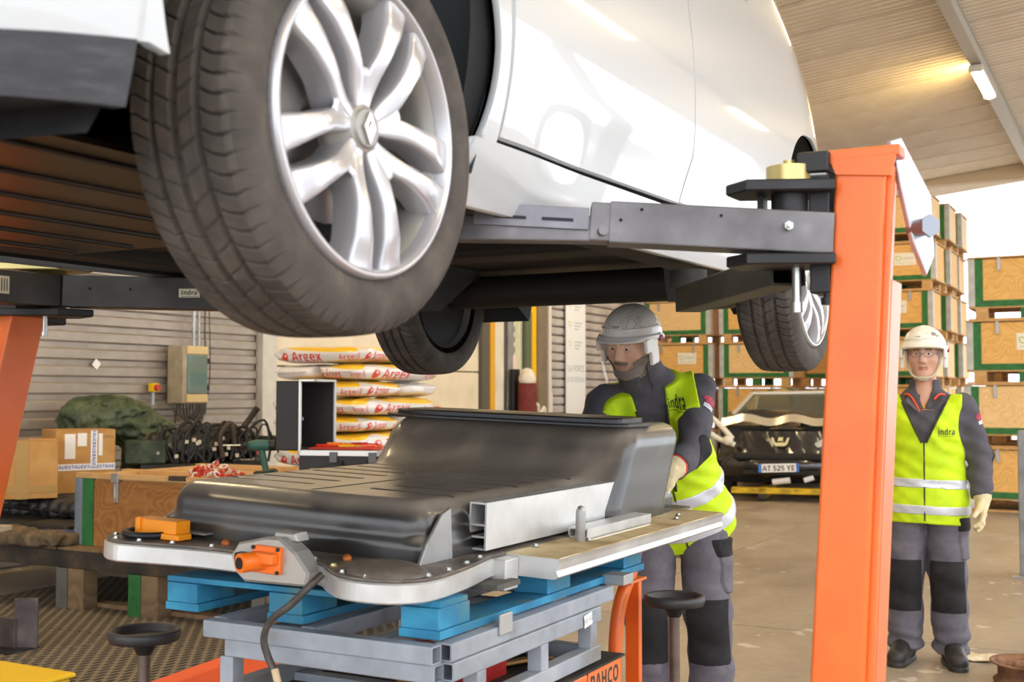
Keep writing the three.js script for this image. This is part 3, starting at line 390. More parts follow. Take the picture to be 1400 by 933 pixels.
// ---------------------------------------------------------------- the lift: two orange columns with swing arms
{
  const t = thing('car_lift', 'orange lift column standing right of the white car with its steel swing arms', 'lift', [-0.56, 0, -2.25]);
  const o = [-0.56, 0, -2.25], l = (p) => [p[0] - o[0], p[1] - o[1], p[2] - o[2]];
  const a = V(0, 0.02, 0), b = V(0.094, 1.86, -0.055);
  const leg = prism([[-0.047, -0.05], [-0.047, 0.05], [0.036, 0.05], [0.047, 0.038], [0.047, -0.05]], 1, 0.004); // section
  const g = prism([[-0.048, 0.055], [-0.048, -0.055], [0.048, -0.055], [0.048, 0.02], [0.058, 0.03], [0.058, 0.055]], 1.84, 0.003).rotateX(-Math.PI / 2);
  { const p = g.attributes.position; for (let i = 0; i < p.count; i++) { const y = p.getY(i), k = y / 1.84; p.setX(i, p.getX(i) * lerp(1.05, 1, k) + 0.094 * k); p.setZ(i, p.getZ(i) * -1 - 0.055 * k); } g.computeVertexNormals(); }
  { const gg = box(0.096, 1.84, 0.12, 0, 0.92, 0, 0.008), rr2 = box(0.016, 1.84, 0.022, 0.052, 0.92, 0.03, 0.006), pl = box(0.012, 1.62, 0.1, 0.055, 0.815, -0.03, 0.003); const bend = (q) => { const p = q.attributes.position; for (let i = 0; i < p.count; i++) { const k = p.getY(i) / 1.84; p.setX(i, p.getX(i) * lerp(1.08, 0.98, k) + 0.094 * k); p.setZ(i, p.getZ(i) - 0.055 * k); } return q; };
    obj('column', [bend(gg), bend(rr2), bend(pl)], M.orange, t); }
  obj('cap_plate', [box(0.135, 0.022, 0.13, 0.1, 1.862, -0.055, 0.004), prism([[-0.062, 0], [0.06, 0], [0.05, -0.04], [-0.05, -0.03]], 0.006, 0.001).translate(0.1, 1.855, 0.004)], M.orange, t);
  obj('base_plate', [B(-0.2, 0.25, 0, 0.02, -0.3, 0.3, 0.004)], M.orange, t);
  // black channel on the car side and plate on the far side
  obj('channel', [B(-0.015, 0.025, 1.6, 1.86, -0.1, 0.02, 0.004).translate(0.012, 0, -0.01), B(-0.02, 0.04, 1.83, 1.87, -0.12, 0.03, 0.004)], M.blackSteel, t);
  obj('side_plate', [prism([[0.04, 0.0], [0.02, 0.006], [-0.04, -0.1], [-0.045, -0.215], [-0.03, -0.25], [-0.005, -0.19]].map(([z, y]) => [-z, y]), 0.012, 0.002).rotateY(0.72).translate(0.168, 1.885, -0.06)], worn([0xd8dae2, 0xc5c8d2, 0xb0b2ba], 0.3, 0.5, 0.4, 4, 180), t);  // sky reflection of the black steel painted in as a pale colour
  obj('pivot_bolt', [rod([0.175, 1.722, -0.07], [0.208, 1.722, -0.041], 0.017, 0.017, 16), rod([0.208, 1.722, -0.041], [0.213, 1.722, -0.0365], 0.022, 0.022, 6)], std(0x8a8d96, 0.35, 0.7), t);
  obj('bolt', [rod([-0.02, 1.83, 0.01], [0.03, 1.83, 0.0], 0.012, 0.012, 6), rod([-0.035, 1.83, 0.012], [-0.02, 1.83, 0.01], 0.008)], M.bolt, t);
  // pivot pin with its two lugs
  const lug = (y) => prism([[-0.11, -0.06], [0.05, -0.06], [0.05, 0.06], [-0.11, 0.06], [-0.14, 0]], 0.016, 0.003).rotateX(-Math.PI / 2).rotateY(0.42).translate(-0.02, y, 0.0);
  obj('lug', [lug(1.795)], M.blackSteel, t); obj('lug', [lug(1.655)], M.blackSteel, t);
  obj('pivot_pin', [cyl(0.044, 0.044, 0.036, -0.04, 1.829, 0.008, 28), cyl(0.012, 0.012, 0.014, -0.04, 1.853, 0.008, 8)], M.zinc, t);
  obj('pivot_post', [cyl(0.035, 0.035, 0.06, -0.04, 1.765, 0.008, 24), box(0.012, 0.05, 0.03, -0.09, 1.77, 0.02)], M.blackSteel, t);
  const arm = new THREE.Group(); arm.name = 'swing_arm'; t.add(arm);
  const p0 = l([-0.53, 1.712, -2.262]), p1 = l([-0.905, 1.735, -2.07]), p2 = l([-1.17, 1.738, -1.935]);
  obj('outer_tube', [squareTube(p0, p1, 0.075, 0.08, 0.005)], M.armSteel, arm);
  const dir = V(...p1).sub(V(...p0)).normalize(), q = (p, s, h = 0) => [p[0] + dir.x * s, p[1] + dir.y * s + h, p[2] + dir.z * s];
  obj('collar', [squareTube(q(p1, -0.004), q(p1, 0.036), 0.068, 0.074, 0.006), rod(q(p1, 0.02, -0.02), [q(p1, 0.02)[0] + 0.03, q(p1, 0.02)[1] - 0.02, q(p1, 0.02)[2] + 0.045], 0.009)], M.armSteel, arm);
  obj('inner_tube', [squareTube(q(p1, -0.1, -0.008), p2.map((v, i) => v + (i === 1 ? -0.01 : 0)), 0.052, 0.05, 0.005)], M.armSteel, arm);
  const nrm = V(-dir.z, 0, dir.x).normalize(); const side = nrm.z > 0 ? nrm : nrm.clone().negate();
  const onSide = (s, h, d) => { const c = q(p1, s, h); return [c[0] + side.x * d, c[1], c[2] + side.z * d]; };
  obj('slotted_plate', [bar(onSide(0.04, 0.004, 0.03), onSide(0.26, 0.004, 0.03), 0.006, 0.042, 0.001)], worn([0x9a979c, 0x828086, 0x737177], 0.4, 0.5, 0.3, 4, 181), arm);
  each('slot', [bar(onSide(0.07, 0.0, 0.034), onSide(0.13, 0.0, 0.034), 0.002, 0.006, 0), bar(onSide(0.16, 0.0, 0.034), onSide(0.22, 0.0, 0.034), 0.002, 0.006, 0)], std(0x2e2d38, 0.8), arm);
  const hole = (s, h) => { const c = onSide(s, h, 0.0378); return rod(c, [c[0] + side.x * 0.0015, c[1], c[2] + side.z * 0.0015], 0.0032, 0.0032, 10); };
  each('bolt_hole', [hole(-0.06, 0.026), hole(-0.21, 0.022), hole(-0.02, 0.004)], std(0x151517, 0.9), arm);
  const c = onSide(-0.335, 0.008, 0.038); obj('bolt', [rod(c, [c[0] + side.x * 0.014, c[1], c[2] + side.z * 0.014], 0.009, 0.009, 6), rod(c, [c[0] + side.x * 0.024, c[1], c[2] + side.z * 0.024], 0.005)], M.bolt, arm);
  obj('pad', [cyl(0.05, 0.05, 0.025, p2[0] - 0.02, p2[1] + 0.02, p2[2] + 0.03, 24)], M.rubber, arm);
  const arm2 = new THREE.Group(); arm2.name = 'swing_arm'; t.add(arm2);
  const e0 = l([-0.62, 1.655, -2.3]), e1 = l([-1.08, 1.66, -3.0]);
  obj('outer_tube', [squareTube(e0, e1, 0.07, 0.065, 0.005)], worn([0x4b4a3c, 0x38382f, 0x2b2b26], 0.5, 0.2, 0.4, 4, 182), arm2); obj('pad', [cyl(0.05, 0.05, 0.05, e1[0], e1[1] + 0.055, e1[2], 24), cyl(0.02, 0.02, 0.04, e1[0], e1[1] + 0.02, e1[2])], M.rubber, arm2);
  obj('bolt', [rod([-0.03, 1.66, 0.0], [-0.03, 1.575, 0.0], 0.009), cyl(0.013, 0.013, 0.02, -0.03, 1.575, 0, 6)], M.bolt, t); obj('bolt', [rod([0.03, 1.66, 0.0], [0.03, 1.58, 0.0], 0.008), cyl(0.014, 0.014, 0.014, 0.03, 1.585, 0, 6)], M.blackSteel, t);
}
{
  const o = [-3.07, 0, -2.3], t = thing('car_lift', 'orange lift column at the left edge of the photo with dark swing arms', 'lift', o), l = (p) => [p[0] - o[0], p[1] - o[1], p[2] - o[2]];
  const gg = box(0.13, 1.66, 0.12, 0, 0.83, 0, 0.006); { const p = gg.attributes.position; for (let i = 0; i < p.count; i++) { const k = p.getY(i) / 1.66; p.setX(i, p.getX(i) * lerp(1.1, 0.95, k) + lerp(-0.235, 0.075, k)); p.setZ(i, p.getZ(i) + lerp(0.06, -0.1, k)); } }
  obj('column', [gg], M.orange, t); obj('base_plate', [B(-0.4, 0.1, 0, 0.02, -0.3, 0.3, 0.004)], M.orange, t);
  const plate = (y) => prism([[-0.1, -0.09], [0.13, -0.08], [0.2, 0], [0.13, 0.08], [-0.1, 0.09]], 0.016, 0.003).rotateX(-Math.PI / 2).rotateY(0.45).translate(0.12, y, -0.1);
  obj('lug', [plate(1.64)], M.blackSteel, t); obj('lug', [plate(1.775), cyl(0.1, 0.09, 0.02, 0.2, 1.80, -0.13, 28)], M.zinc, t);
  obj('bracket', [B(-0.1, 0.12, 1.62, 1.79, -0.25, -0.06, 0.006)], M.blackSteel, t);
  const arm = new THREE.Group(); arm.name = 'swing_arm'; t.add(arm);
  const p0 = l([-2.83, 1.712, -2.449]), p1 = l([-2.3, 1.70, -2.735]);
  const dk = worn([0x4a4644, 0x3a3735, 0x2d2a29], 0.4, 0.35, 0.5, 4, 183);
  obj('outer_tube', [squareTube(p0, p1, 0.09, 0.094, 0.005)], dk, arm); obj('pad', [cyl(0.05, 0.05, 0.05, p1[0], p1[1] + 0.07, p1[2], 24)], M.rubber, arm);
  const d = V(...p1).sub(V(...p0)).normalize(), s = V(-d.z, 0, d.x); if (s.z < 0) s.negate();
  const at = (k, h, n) => [p0[0] + d.x * k + s.x * n, p0[1] + d.y * k + h, p0[2] + d.z * k + s.z * n];
  each('bolt_hole', [0.08, 0.2].map((k) => rod(at(k, 0.008, 0.0445), at(k, 0.008, 0.0465), 0.004, 0.004, 10)), std(0x0e0e0f, 0.9), arm);
  print('maker_label', 0.062, 0.026, 3000, (x, W, H) => { fill(x, '#d9d6c4'); indra(x, W / 2, H * 0.45, H * 0.7, '#2b2b26'); fill(x, '#8db52b', W * 0.1, H * 0.2, W * 0.07, H * 0.5); fill(x, '#555', W * 0.1, H * 0.86, W * 0.8, H * 0.05); }, arm, at(0.375, 0.0, 0.0475), [0, Math.atan2(s.x, s.z), 0]);
  const arm2 = new THREE.Group(); arm2.name = 'swing_arm'; t.add(arm2);
  const e1 = l([-2.86, 1.712, -2.36]), e0 = l([-2.86, 1.715, -1.75]);
  obj('outer_tube', [bar(l([-2.86, 1.712, -2.42]), l([-2.88, 1.712, -2.05]), 0.09, 0.094)], dk, arm2); obj('inner_tube', [squareTube(l([-2.88, 1.712, -2.06]), l([-2.9, 1.712, -1.6]), 0.07, 0.07, 0.005)], M.armSteel, arm2);
  print('maker_label', 0.035, 0.05, 1500, (x, W, H) => { fill(x, '#d8d4c2'); for (let i = 0; i < 3; i++) fill(x, '#444', W * (0.2 + 0.25 * i), H * 0.15, W * 0.1, H * 0.7); }, arm2, [l([-2.823, 1.712, -2.2])[0] - 0.0, l([0, 1.715, 0])[1], l([0, 0, -2.22])[2]], [0, Math.PI / 2 + 0.05, 0]);
  for (const [x, z] of [[0.09, -0.08], [0.2, -0.1]]) obj('bolt', [rod([x, 1.64, z], [x, 1.585, z], 0.007), cyl(0.011, 0.011, 0.012, x, 1.585, z, 6)], M.bolt, t);
}

// ---------------------------------------------------------------- the battery on its pallet
{
  const t = thing('battery_pack', 'black vehicle battery pack with an aluminium tray lying on the blue pallet', 'battery', [-1.45, 1.0, -2.2]); t.rotation.z = -0.035;
  const front = new THREE.CatmullRomCurve3([[-0.995, -0.22], [-0.995, -0.1], [-0.965, -0.02], [-0.89, 0.02], [-0.8, 0.0], [-0.65, -0.035], [-0.5, -0.045], [-0.36, -0.05], [-0.27, -0.03], [-0.2, 0.03], [-0.135, 0.072], [-0.06, 0.078], [0.0, 0.055], [0.04, 0.005], [0.05, -0.06], [0.035, -0.2], [0.0, -0.38]].map(([x, z]) => V(x, 0, z))).getPoints(90).map((p) => [p.x, p.z]);
  const outline = [...front, [0.0, -1.85], [-0.98, -1.85], [-0.995, -1.6]];
  const inset = (d) => outline.map((p, i) => { const a = outline[(i + outline.length - 1) % outline.length], b = outline[(i + 1) % outline.length], tx = b[0] - a[0], tz = b[1] - a[1], L = Math.hypot(tx, tz) || 1; return [p[0] + tz / L * d, p[1] - tx / L * d]; });
  const flat = (pts, h, y, bev, m = 6) => prism(pts.map(([x, z]) => [x, -z]), h, bev).rotateX(-Math.PI / 2).translate(0, y, 0);
  const sgn = inset(0.02)[45][1] < outline[45][1] ? 1 : -1;
  obj('tray', [flat(inset(0.004 * sgn), 0.038, -0.048, 0.004)], M.alu, t);
  const dust = worn([0x8d8070, 0x766b5f, 0x5f574f, 0x4c4640], 0.55, 0.1, 0.45, 5, 190);
  obj('cover_flange', [flat(inset(0.006 * sgn), 0.005, -0.004, 0.001)], dust, t);
  // moulded cover: rounded slab, raised hump at the rear, grooves pressed into the top
  const slots = []; for (let i = 0; i < 7; i++) { const z = -0.36 - i * 0.115; slots.push([-0.83 + 0.02 * (i % 2), -0.56, z], [-0.36, -0.13 - 0.01 * (i % 3), z - 0.015]); }
  const cover = (x, y, z) => {
    const slab = rbox(x, y, z, [-0.485, 0.02, -1.0], [0.415, 0.125, 0.83], 0.065);
    const foot = rbox(x, y, z, [-0.485, 0.0, -1.0], [0.424, 0.062, 0.838], 0.03);
    const hump = rbox(x, y + (z + 1.7) * 0.0, z - 0.16 * clamp((y - 0.05) / 0.25) * -1, [-0.47, 0.0, -1.37], [0.47, 0.305, 0.245], 0.075);
    let d = smin(smin(slab, foot, 0.012), hump, 0.11);
    if (Math.abs(y - 0.145) < 0.05) { d = Math.max(d, -(Math.max(Math.abs(x + 0.46) - 0.006, Math.abs(z + 0.62) - 0.38, 0.139 - y))); for (const [a, b, c] of slots) { if (Math.abs(z - c) > 0.04) continue; const e = cap(x, 0, z, [a, 0, c], [b, 0, c], 0.011); d = smax(d, -Math.max(e, 0.1375 - y), 0.004); } }
    return smax(d, -y - 0.002, 0.004);
  };
  // dust in smears, with the reflected sheen of upward faces painted in
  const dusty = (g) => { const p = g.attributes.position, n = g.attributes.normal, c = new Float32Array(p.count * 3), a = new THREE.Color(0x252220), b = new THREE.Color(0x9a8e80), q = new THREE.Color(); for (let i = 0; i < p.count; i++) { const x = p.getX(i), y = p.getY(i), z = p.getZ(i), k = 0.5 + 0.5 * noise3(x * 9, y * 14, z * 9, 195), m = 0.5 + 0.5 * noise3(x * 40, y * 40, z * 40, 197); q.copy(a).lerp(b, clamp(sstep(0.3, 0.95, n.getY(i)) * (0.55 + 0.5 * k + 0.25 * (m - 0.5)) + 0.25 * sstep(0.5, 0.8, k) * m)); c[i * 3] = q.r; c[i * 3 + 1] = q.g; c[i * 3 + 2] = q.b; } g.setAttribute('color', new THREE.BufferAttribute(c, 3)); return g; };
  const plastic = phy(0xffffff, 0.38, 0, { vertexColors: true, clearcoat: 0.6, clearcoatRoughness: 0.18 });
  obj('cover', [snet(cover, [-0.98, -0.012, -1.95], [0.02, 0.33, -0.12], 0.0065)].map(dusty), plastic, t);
  obj('hump_lid', [prism(circlePts(1, 40).map(([a, b]) => [-0.47 + Math.sign(a) * Math.abs(a) ** 0.35 * 0.455, 1.37 + Math.sign(b) * Math.abs(b) ** 0.35 * 0.185]), 0.006, 0.003).rotateX(-Math.PI / 2).translate(0, 0.302, 0), prism(circlePts(1, 40).map(([a, b]) => [-0.47 + Math.sign(a) * Math.abs(a) ** 0.35 * 0.425, 1.37 + Math.sign(b) * Math.abs(b) ** 0.35 * 0.155]), 0.012, 0.004).rotateX(-Math.PI / 2).translate(0, 0.311, 0)], std(0x1d1c20, 0.35), t, 'flat black lid on the hump');
  obj('dome_pad', [new THREE.SphereGeometry(1, 32, 16, 0, Math.PI * 2, 0, Math.PI / 2).scale(0.1, 0.03, 0.085).translate(-0.07, 0, -0.02)], dust, t);
  // bolts round the flange
  const bp = inset(0.022 * sgn); const bg = join([cyl(0.0075, 0.007, 0.007, 0, 0.0035, 0, 6), cyl(0.011, 0.011, 0.002, 0, 0.001, 0, 12)]);
  let acc = 0; for (let i = 1; i < front.length; i++) { acc += Math.hypot(front[i][0] - front[i - 1][0], front[i][1] - front[i - 1][1]); if (acc > 0.085) { acc = 0; if (bp[i][0] > -0.33 || bp[i][0] < -0.5) mesh('bolt', bg, i % 4 === 0 ? M.zinc : M.bolt, t, [bp[i][0], 0.001, bp[i][1]]); } }
  for (const [x, z] of [[-0.42, -0.1], [-0.24, -0.1], [-0.62, -0.1]]) mesh('rivet', uvBox(sph(0.012, 0, 0.004, 0)), std(0xb5642c, 0.5, 0.4), t, [x, 0.001, z]);
  // hollow profile beam and ledge on the right
  const pr = (x0, x1, y0, y1, z0, z1, th, webs) => { const hs = []; const n = webs.length + 1, ys = [y0, ...webs, y1]; for (let i = 0; i < n; i++) { const a = ys[i] + (i ? th / 2 : th), b = ys[i + 1] - (i < n - 1 ? th / 2 : th); hs.push([[x0 + th, a], [x1 - th, a], [x1 - th, b], [x0 + th, b]]); } return prism([[x0, y0 + 0.008], [x0 + 0.008, y0], [x1, y0], [x1, y1], [x0, y1]], z1 - z0, 0, hs).translate(0, 0, z0); };
  obj('profile_beam', [pr(-0.072, -0.022, 0.012, 0.132, -1.22, -0.385, 0.005, [0.045, 0.075])], M.alu, t);
  obj('end_gusset', [prism([[0.14, 0], [0.17, 0.045], [0.235, 0.11], [0.27, 0.122], [0.285, 0.0]], 0.006, 0.002).rotateY(Math.PI / 2).translate(-0.066, 0.003, 0.0)], M.galv, t);
  const ledge = prism([[-0.03, -0.052], [0.135, -0.052], [0.147, -0.044], [0.141, -0.03], [0.145, -0.012], [0.15, 0.0], [-0.03, 0.0]], 1.3, 0.0).translate(0, -0.002, -1.76);
  obj('side_ledge', [ledge], M.alu, t); obj('ledge_cap', [B(-0.025, 0.146, -0.002, 0.0006, -1.755, -0.465)], worn([0xd8c8a4, 0xc9b488, 0xb79e70, 0x9c8258], 0.85, 0, 0.5, 5, 192), t, 'dusty tan top of the ledge');
  obj('bracket', [B(-0.03, 0.035, -0.085, -0.006, -0.46, -0.39, 0.004)], M.alu, t);
  obj('small_profile', [pr(0.0, 0.06, 0.002, 0.03, -1.3, -0.82, 0.004, [])], M.alu, t);
  obj('guide_pin', [lathe([[0, 0], [0.014, 0], [0.014, 0.085], [0.009, 0.097], [0, 0.1]], 20).translate(0.058, 0.0, -0.775)], M.galv, t);
  obj('strip', [B(0.07, 0.078, 0.001, 0.004, -1.25, -0.82)], M.cream, t);
  for (const [x, z] of [[0.075, -0.8], [0.03, -0.84], [0.09, -1.45], [0.06, -1.55], [0.01, -0.6]]) mesh('bolt', bg, M.bolt, t, [x, 0.002, z]);
  // connector housing at the front with its orange plug
  const hz = [[-0.485, -0.035], [-0.5, 0.0], [-0.48, 0.028], [-0.40, 0.048], [-0.36, 0.05], [-0.315, 0.022], [-0.275, -0.02], [-0.28, -0.045], [-0.46, -0.052]];
  obj('connector_housing', [prism(hz, 0.05, 0.006).translate(0, 0, -0.045), prism([[-0.4, 0.04], [-0.33, 0.05], [-0.335, 0.062], [-0.39, 0.062]], 0.04, 0.004).translate(0, 0, -0.06)], std(0xb4afa7, 0.45, 0.5), t);
  obj('orange_plug', [B(-0.43, -0.345, -0.03, 0.035, 0.0, 0.022, 0.004), rod([-0.40, 0.0, 0.015], [-0.42, -0.002, 0.075], 0.023, 0.023, 20), B(-0.42, -0.35, -0.006, 0.022, 0.02, 0.045, 0.006)], M.plasticOrange, t);
  obj('plug_socket', [rod([-0.42, -0.002, 0.0755], [-0.4205, -0.002, 0.0775], 0.014, 0.014, 16), ...[[-0.424, 0.03], [-0.35, 0.03], [-0.35, -0.024]].map(([x, y]) => rod([x, y, 0.022], [x, y, 0.027], 0.005, 0.005, 6))], M.black, t);
  obj('black_plug', [B(-0.475, -0.44, -0.008, 0.014, 0.005, 0.035, 0.005), rod([-0.455, 0.003, 0.035], [-0.455, 0.003, 0.037], 0.006)], M.black, t);
  // orange cover on the ring at the left
  obj('port_ring', [new THREE.TorusGeometry(0.062, 0.009, 10, 40).rotateX(Math.PI / 2).translate(-0.86, 0.014, -0.075), cyl(0.06, 0.06, 0.006, -0.86, 0.006, -0.075, 32)], M.black, t);
  obj('port_cover', [B(-0.9, -0.755, 0.004, 0.052, -0.115, -0.06, 0.004), B(-0.8, -0.735, 0.004, 0.02, -0.1, -0.05, 0.004), B(-0.885, -0.875, 0.004, 0.055, -0.06, -0.055)], std(0xff9a10, 0.4), t, 'orange plastic port cover');
  obj('cable_bracket', [B(-0.9, -0.72, 0.012, 0.018, -0.19, -0.13, 0.002), B(-0.95, -0.88, 0.03, 0.036, -0.3, -0.2, 0.002)], M.galv, t);
  // cable hanging from the tray edge
  obj('earth_strap', [tube([[-0.215, -0.012, 0.03], [-0.22, -0.03, 0.06], [-0.255, -0.075, 0.085], [-0.31, -0.12, 0.09], [-0.335, -0.165, 0.08], [-0.328, -0.2, 0.075], [-0.305, -0.235, 0.075]], 0.0085, 40, 8)], worn([0x6a625a, 0x4c4641, 0x38332f], 0.6, 0.2, 0.15, 4, 193), t);
  obj('strap_end', [rod([-0.305, -0.23, 0.075], [-0.292, -0.262, 0.076], 0.009), cyl(0.012, 0.012, 0.006, -0.29, -0.268, 0.076, 10).rotateX(0)], std(0xcdb48f, 0.6), t);
}
{ // blue pallet
  const t = thing('blue_pallet', 'worn blue wooden pallet under the black battery pack', 'pallet', [-1.8, 0.862, -2.86]);
  const X = [-0.35, -0.02, 0.36], Z = [0.56, 0.02, -0.49], gw = [M.blue, M.blue, M.greyWood];
  for (const x of X) { obj('runner', B(x - 0.055, x + 0.055, 0, 0.02, -0.57, 0.63, 0.002), M.blue, t); for (const z of Z) obj('block', B(x - 0.05, x + 0.05, 0.02, 0.069, z - 0.07, z + 0.07, 0.003), M.blue, t); }
  for (const z of [0.56, 0.3, 0.02, -0.25, -0.49]) obj('deck_board', B(-0.41, 0.41, 0.069, 0.083, z - 0.06, z + 0.06, 0.002), z === 0.56 ? M.blue : M.greyWood, t);
}
{ // grey frame the pallet stands on
  const t = thing('steel_trestle', 'grey welded steel trestle frame carrying the blue pallet', 'frame', [0, 0, 0]), s = 0.041;
  const tb = (a, b, w = s, h = s) => obj('rail', [squareTube(a, b, w, h, 0.004)], M.greyPaint, t);
  const y = 0.838, xl = -2.02, xr = -1.375, z0 = -2.2, z1 = -3.12;
  tb([xl - 0.01, y, z0], [xr, y, z0]); tb([xl, y, z1], [xr, y, z1]);
  tb([xr + 0.0, y, z0 - 0.03], [xr, y, z1]); tb([xl, y, z0 - 0.03], [xl, y, z1]); tb([-1.75, y, z0 - 0.03], [-1.75, y, z1]);
  const y2 = y - 0.042; tb([xl + 0.05, y2, z0 - 0.01], [xr, y2, z0 - 0.01]); tb([xr + 0.005, y2, z0 - 0.03], [xr + 0.005, y2, z1 + 0.1]); tb([xl + 0.05, y2, z0 - 0.03], [xl + 0.05, y2, z1 + 0.1]); tb([xl + 0.05, y2, z1 + 0.12], [xr, y2, z1 + 0.12]);
  const y3 = 0.69; const post = (x, z, h = y2 - s / 2, b = y3 - s / 2) => obj('post', [B(x - s / 2, x + s / 2, b, h, z - s / 2, z + s / 2, 0.003)], M.greyPaint, t);
  post(xl + 0.055, z0 - 0.01, y2 - s / 2, 0.0); post(xr - 0.0, z0 - 0.01, y2 - s / 2, 0.6); for (const z of [-2.36, -2.68, z1 + 0.14]) post(xr + 0.003, z); post(xl + 0.055, z1 + 0.14); 
  tb([xr + 0.005, y3, z0 - 0.03], [xr + 0.005, y3, z1 + 0.1]); tb([xl + 0.05, y3, z0 - 0.03], [xl + 0.05, y3, z1 + 0.1]); tb([xl + 0.05, y3, z1 + 0.12], [xr, y3, z1 + 0.12]); tb([xl + 0.05, y3 - 0.02, -2.45], [xr, y3 - 0.02, -2.45]);
  obj('stop_tab', [B(xr + 0.02, xr + 0.028, y + 0.0, y + 0.05, -2.5, -2.44, 0.003)], M.galv, t); obj('stop_tab', [B(xr - 0.02, xr + 0.05, y + 0.02, y + 0.05, -3.2, -3.13, 0.003)], M.galv, t);
  print('load_label', 0.052, 0.034, 2400, (x, W, H) => { fill(x, '#f2f2ef'); text(x, '500 KG', W / 2, H * 0.5, H * 0.5, '#333', 'normal'); }, t, [xr + 0.0285, y2 - 0.002, -2.93], [0, Math.PI / 2, 0.12]);
  obj('shelf_tray', [B(xl + 0.07, xr - 0.02, y3 - 0.03, y3 - 0.02, z1 + 0.14, z0 - 0.04)], M.dirtyBlack, t);
}
{ // things lying in the frame
  const r1 = obj('red_box', [B(-1.66, -1.5, 0.66, 0.74, -2.75, -2.6, 0.004), B(-1.665, -1.495, 0.725, 0.745, -2.755, -2.595, 0.003)], std(0xd42a24, 0.5)); tag(r1, 'bright red box lying inside the grey steel frame', 'box');
  const bag = obj('plastic_bag', [snet((x, y, z) => elp(x, y, z, [0, 0.035, 0], [0.12, 0.045, 0.08]) + 0.012 * noise3(x * 40, y * 40, z * 40, 31), [-0.17, -0.03, -0.13], [0.17, 0.12, 0.13], 0.008).translate(-1.75, 0.67, -2.7)], worn([0xf0eeee, 0xe8dcda, 0xc84a40], 0.5, 0, 0.2, 5, 200)); tag(bag, 'crumpled white and red plastic bag inside the grey steel frame', 'bag');
  for (let i = 0; i < 2; i++) { const c = obj('cardboard_strip', [box(0.5 - 0.2 * i, 0.008, 0.055 + 0.04 * i, 0, 0, 0, 0.002).rotateX(0.2 * (i - 2)).rotateY(1.1 + 0.07 * i).translate(-1.6 + 0.04 * i, 0.665 + 0.014 * i, -2.75 - 0.03 * i)], M.cardboard); tag(c, i ? 'short wide brown cardboard strip lying on the longer one inside the grey frame' : 'long narrow brown cardboard strip lying in the bottom of the grey frame', 'strip'); }
  const can = obj('steel_can', [cyl(0.03, 0.03, 0.03, 0, 0.0, 0, 28), cyl(0.028, 0.028, 0.008, 0, 0.018, 0, 28), new THREE.TorusGeometry(0.029, 0.003, 8, 28).rotateX(Math.PI / 2).translate(0, 0.017, 0)].map((g) => g.translate(-1.52, 0.68, -2.32))); can.material = M.galv; tag(can, 'low round steel tin under the front rail of the grey frame', 'tin');
  const rg = obj('glove', [snet((x, y, z) => smin(smin(elp(x, y, z, [0, 0.02, 0], [0.05, 0.02, 0.06]), cap(x, y, z, [0.02, 0.015, 0.04], [0.05, 0.01, 0.11], 0.014), 0.02), cap(x, y, z, [-0.01, 0.015, 0.04], [-0.01, 0.01, 0.12], 0.014), 0.02), [-0.08, -0.01, -0.08], [0.09, 0.06, 0.15], 0.006).translate(-1.68, 0.668, -2.32)], M.red); tag(rg, 'red work glove lying under the front rail of the grey frame', 'glove');
}
{ // orange pallet truck carrying the frame
  const t = thing('lift_table', 'orange scissor lift trolley with lettering under the grey frame', 'trolley', [0, 0, 0]);
  obj('body', [B(-1.96, -1.345, 0.3, 0.652, -3.15, -2.3, 0.008)], M.orange, t); obj('top_plate', [B(-1.97, -1.34, 0.652, 0.659, -3.17, -2.28, 0.002)], M.dirtyBlack, t);
  obj('chassis', [B(-1.98, -1.42, 0.12, 0.28, -3.1, -2.4, 0.01)], M.blackSteel, t);
  for (const x of [-1.95, -1.42]) for (const z of [-3.05, -2.5]) obj('castor', [cyl(0.07, 0.07, 0.045, 0, 0, 0, 24).rotateZ(Math.PI / 2).translate(x, 0.07, z), box(0.06, 0.08, 0.06, x, 0.13, z, 0.006)], M.rubber, t);
  print('lettering', 0.22, 0.18, 1400, (x, W, H) => { fill(x, '#ee7428'); text(x, 'BAHCO', W / 2, H * 0.2, H * 0.34, '#2c221c', '900', 'sans-serif', 'center', W * 0.9); x.fillStyle = '#2c221c'; x.beginPath(); x.roundRect(W * 0.06, H * 0.46, W * 0.88, H * 0.4, 30); x.fill(); x.fillStyle = '#f0782a'; x.beginPath(); x.ellipse(W * 0.55, H * 0.64, W * 0.26, H * 0.1, -0.1, 0, 7); x.fill(); x.beginPath(); x.moveTo(W * 0.28, H * 0.64); x.lineTo(W * 0.18, H * 0.56); x.lineTo(W * 0.2, H * 0.74); x.fill(); text(x, 'BAHCO', W * 0.56, H * 0.78, H * 0.09, '#f0782a'); }, t, [-1.343, 0.562, -3.03], [0, Math.PI / 2, 0], { roughness: 0.4 });
  const h = new THREE.Group(); h.name = 'handle'; t.add(h);
  obj('handle_tube', [tube([[-1.56, 0.12, -3.6], [-1.56, 0.5, -3.6], [-1.555, 0.7, -3.63], [-1.535, 0.83, -3.7], [-1.53, 0.96, -3.74]], 0.023, 40, 14)], M.orange, h); obj('stay', [B(-1.56, -1.51, 0.1, 0.78, -3.72, -3.69, 0.004), B(-1.57, -1.5, 0.78, 0.79, -3.74, -3.6, 0.003)], M.orange, h);
}

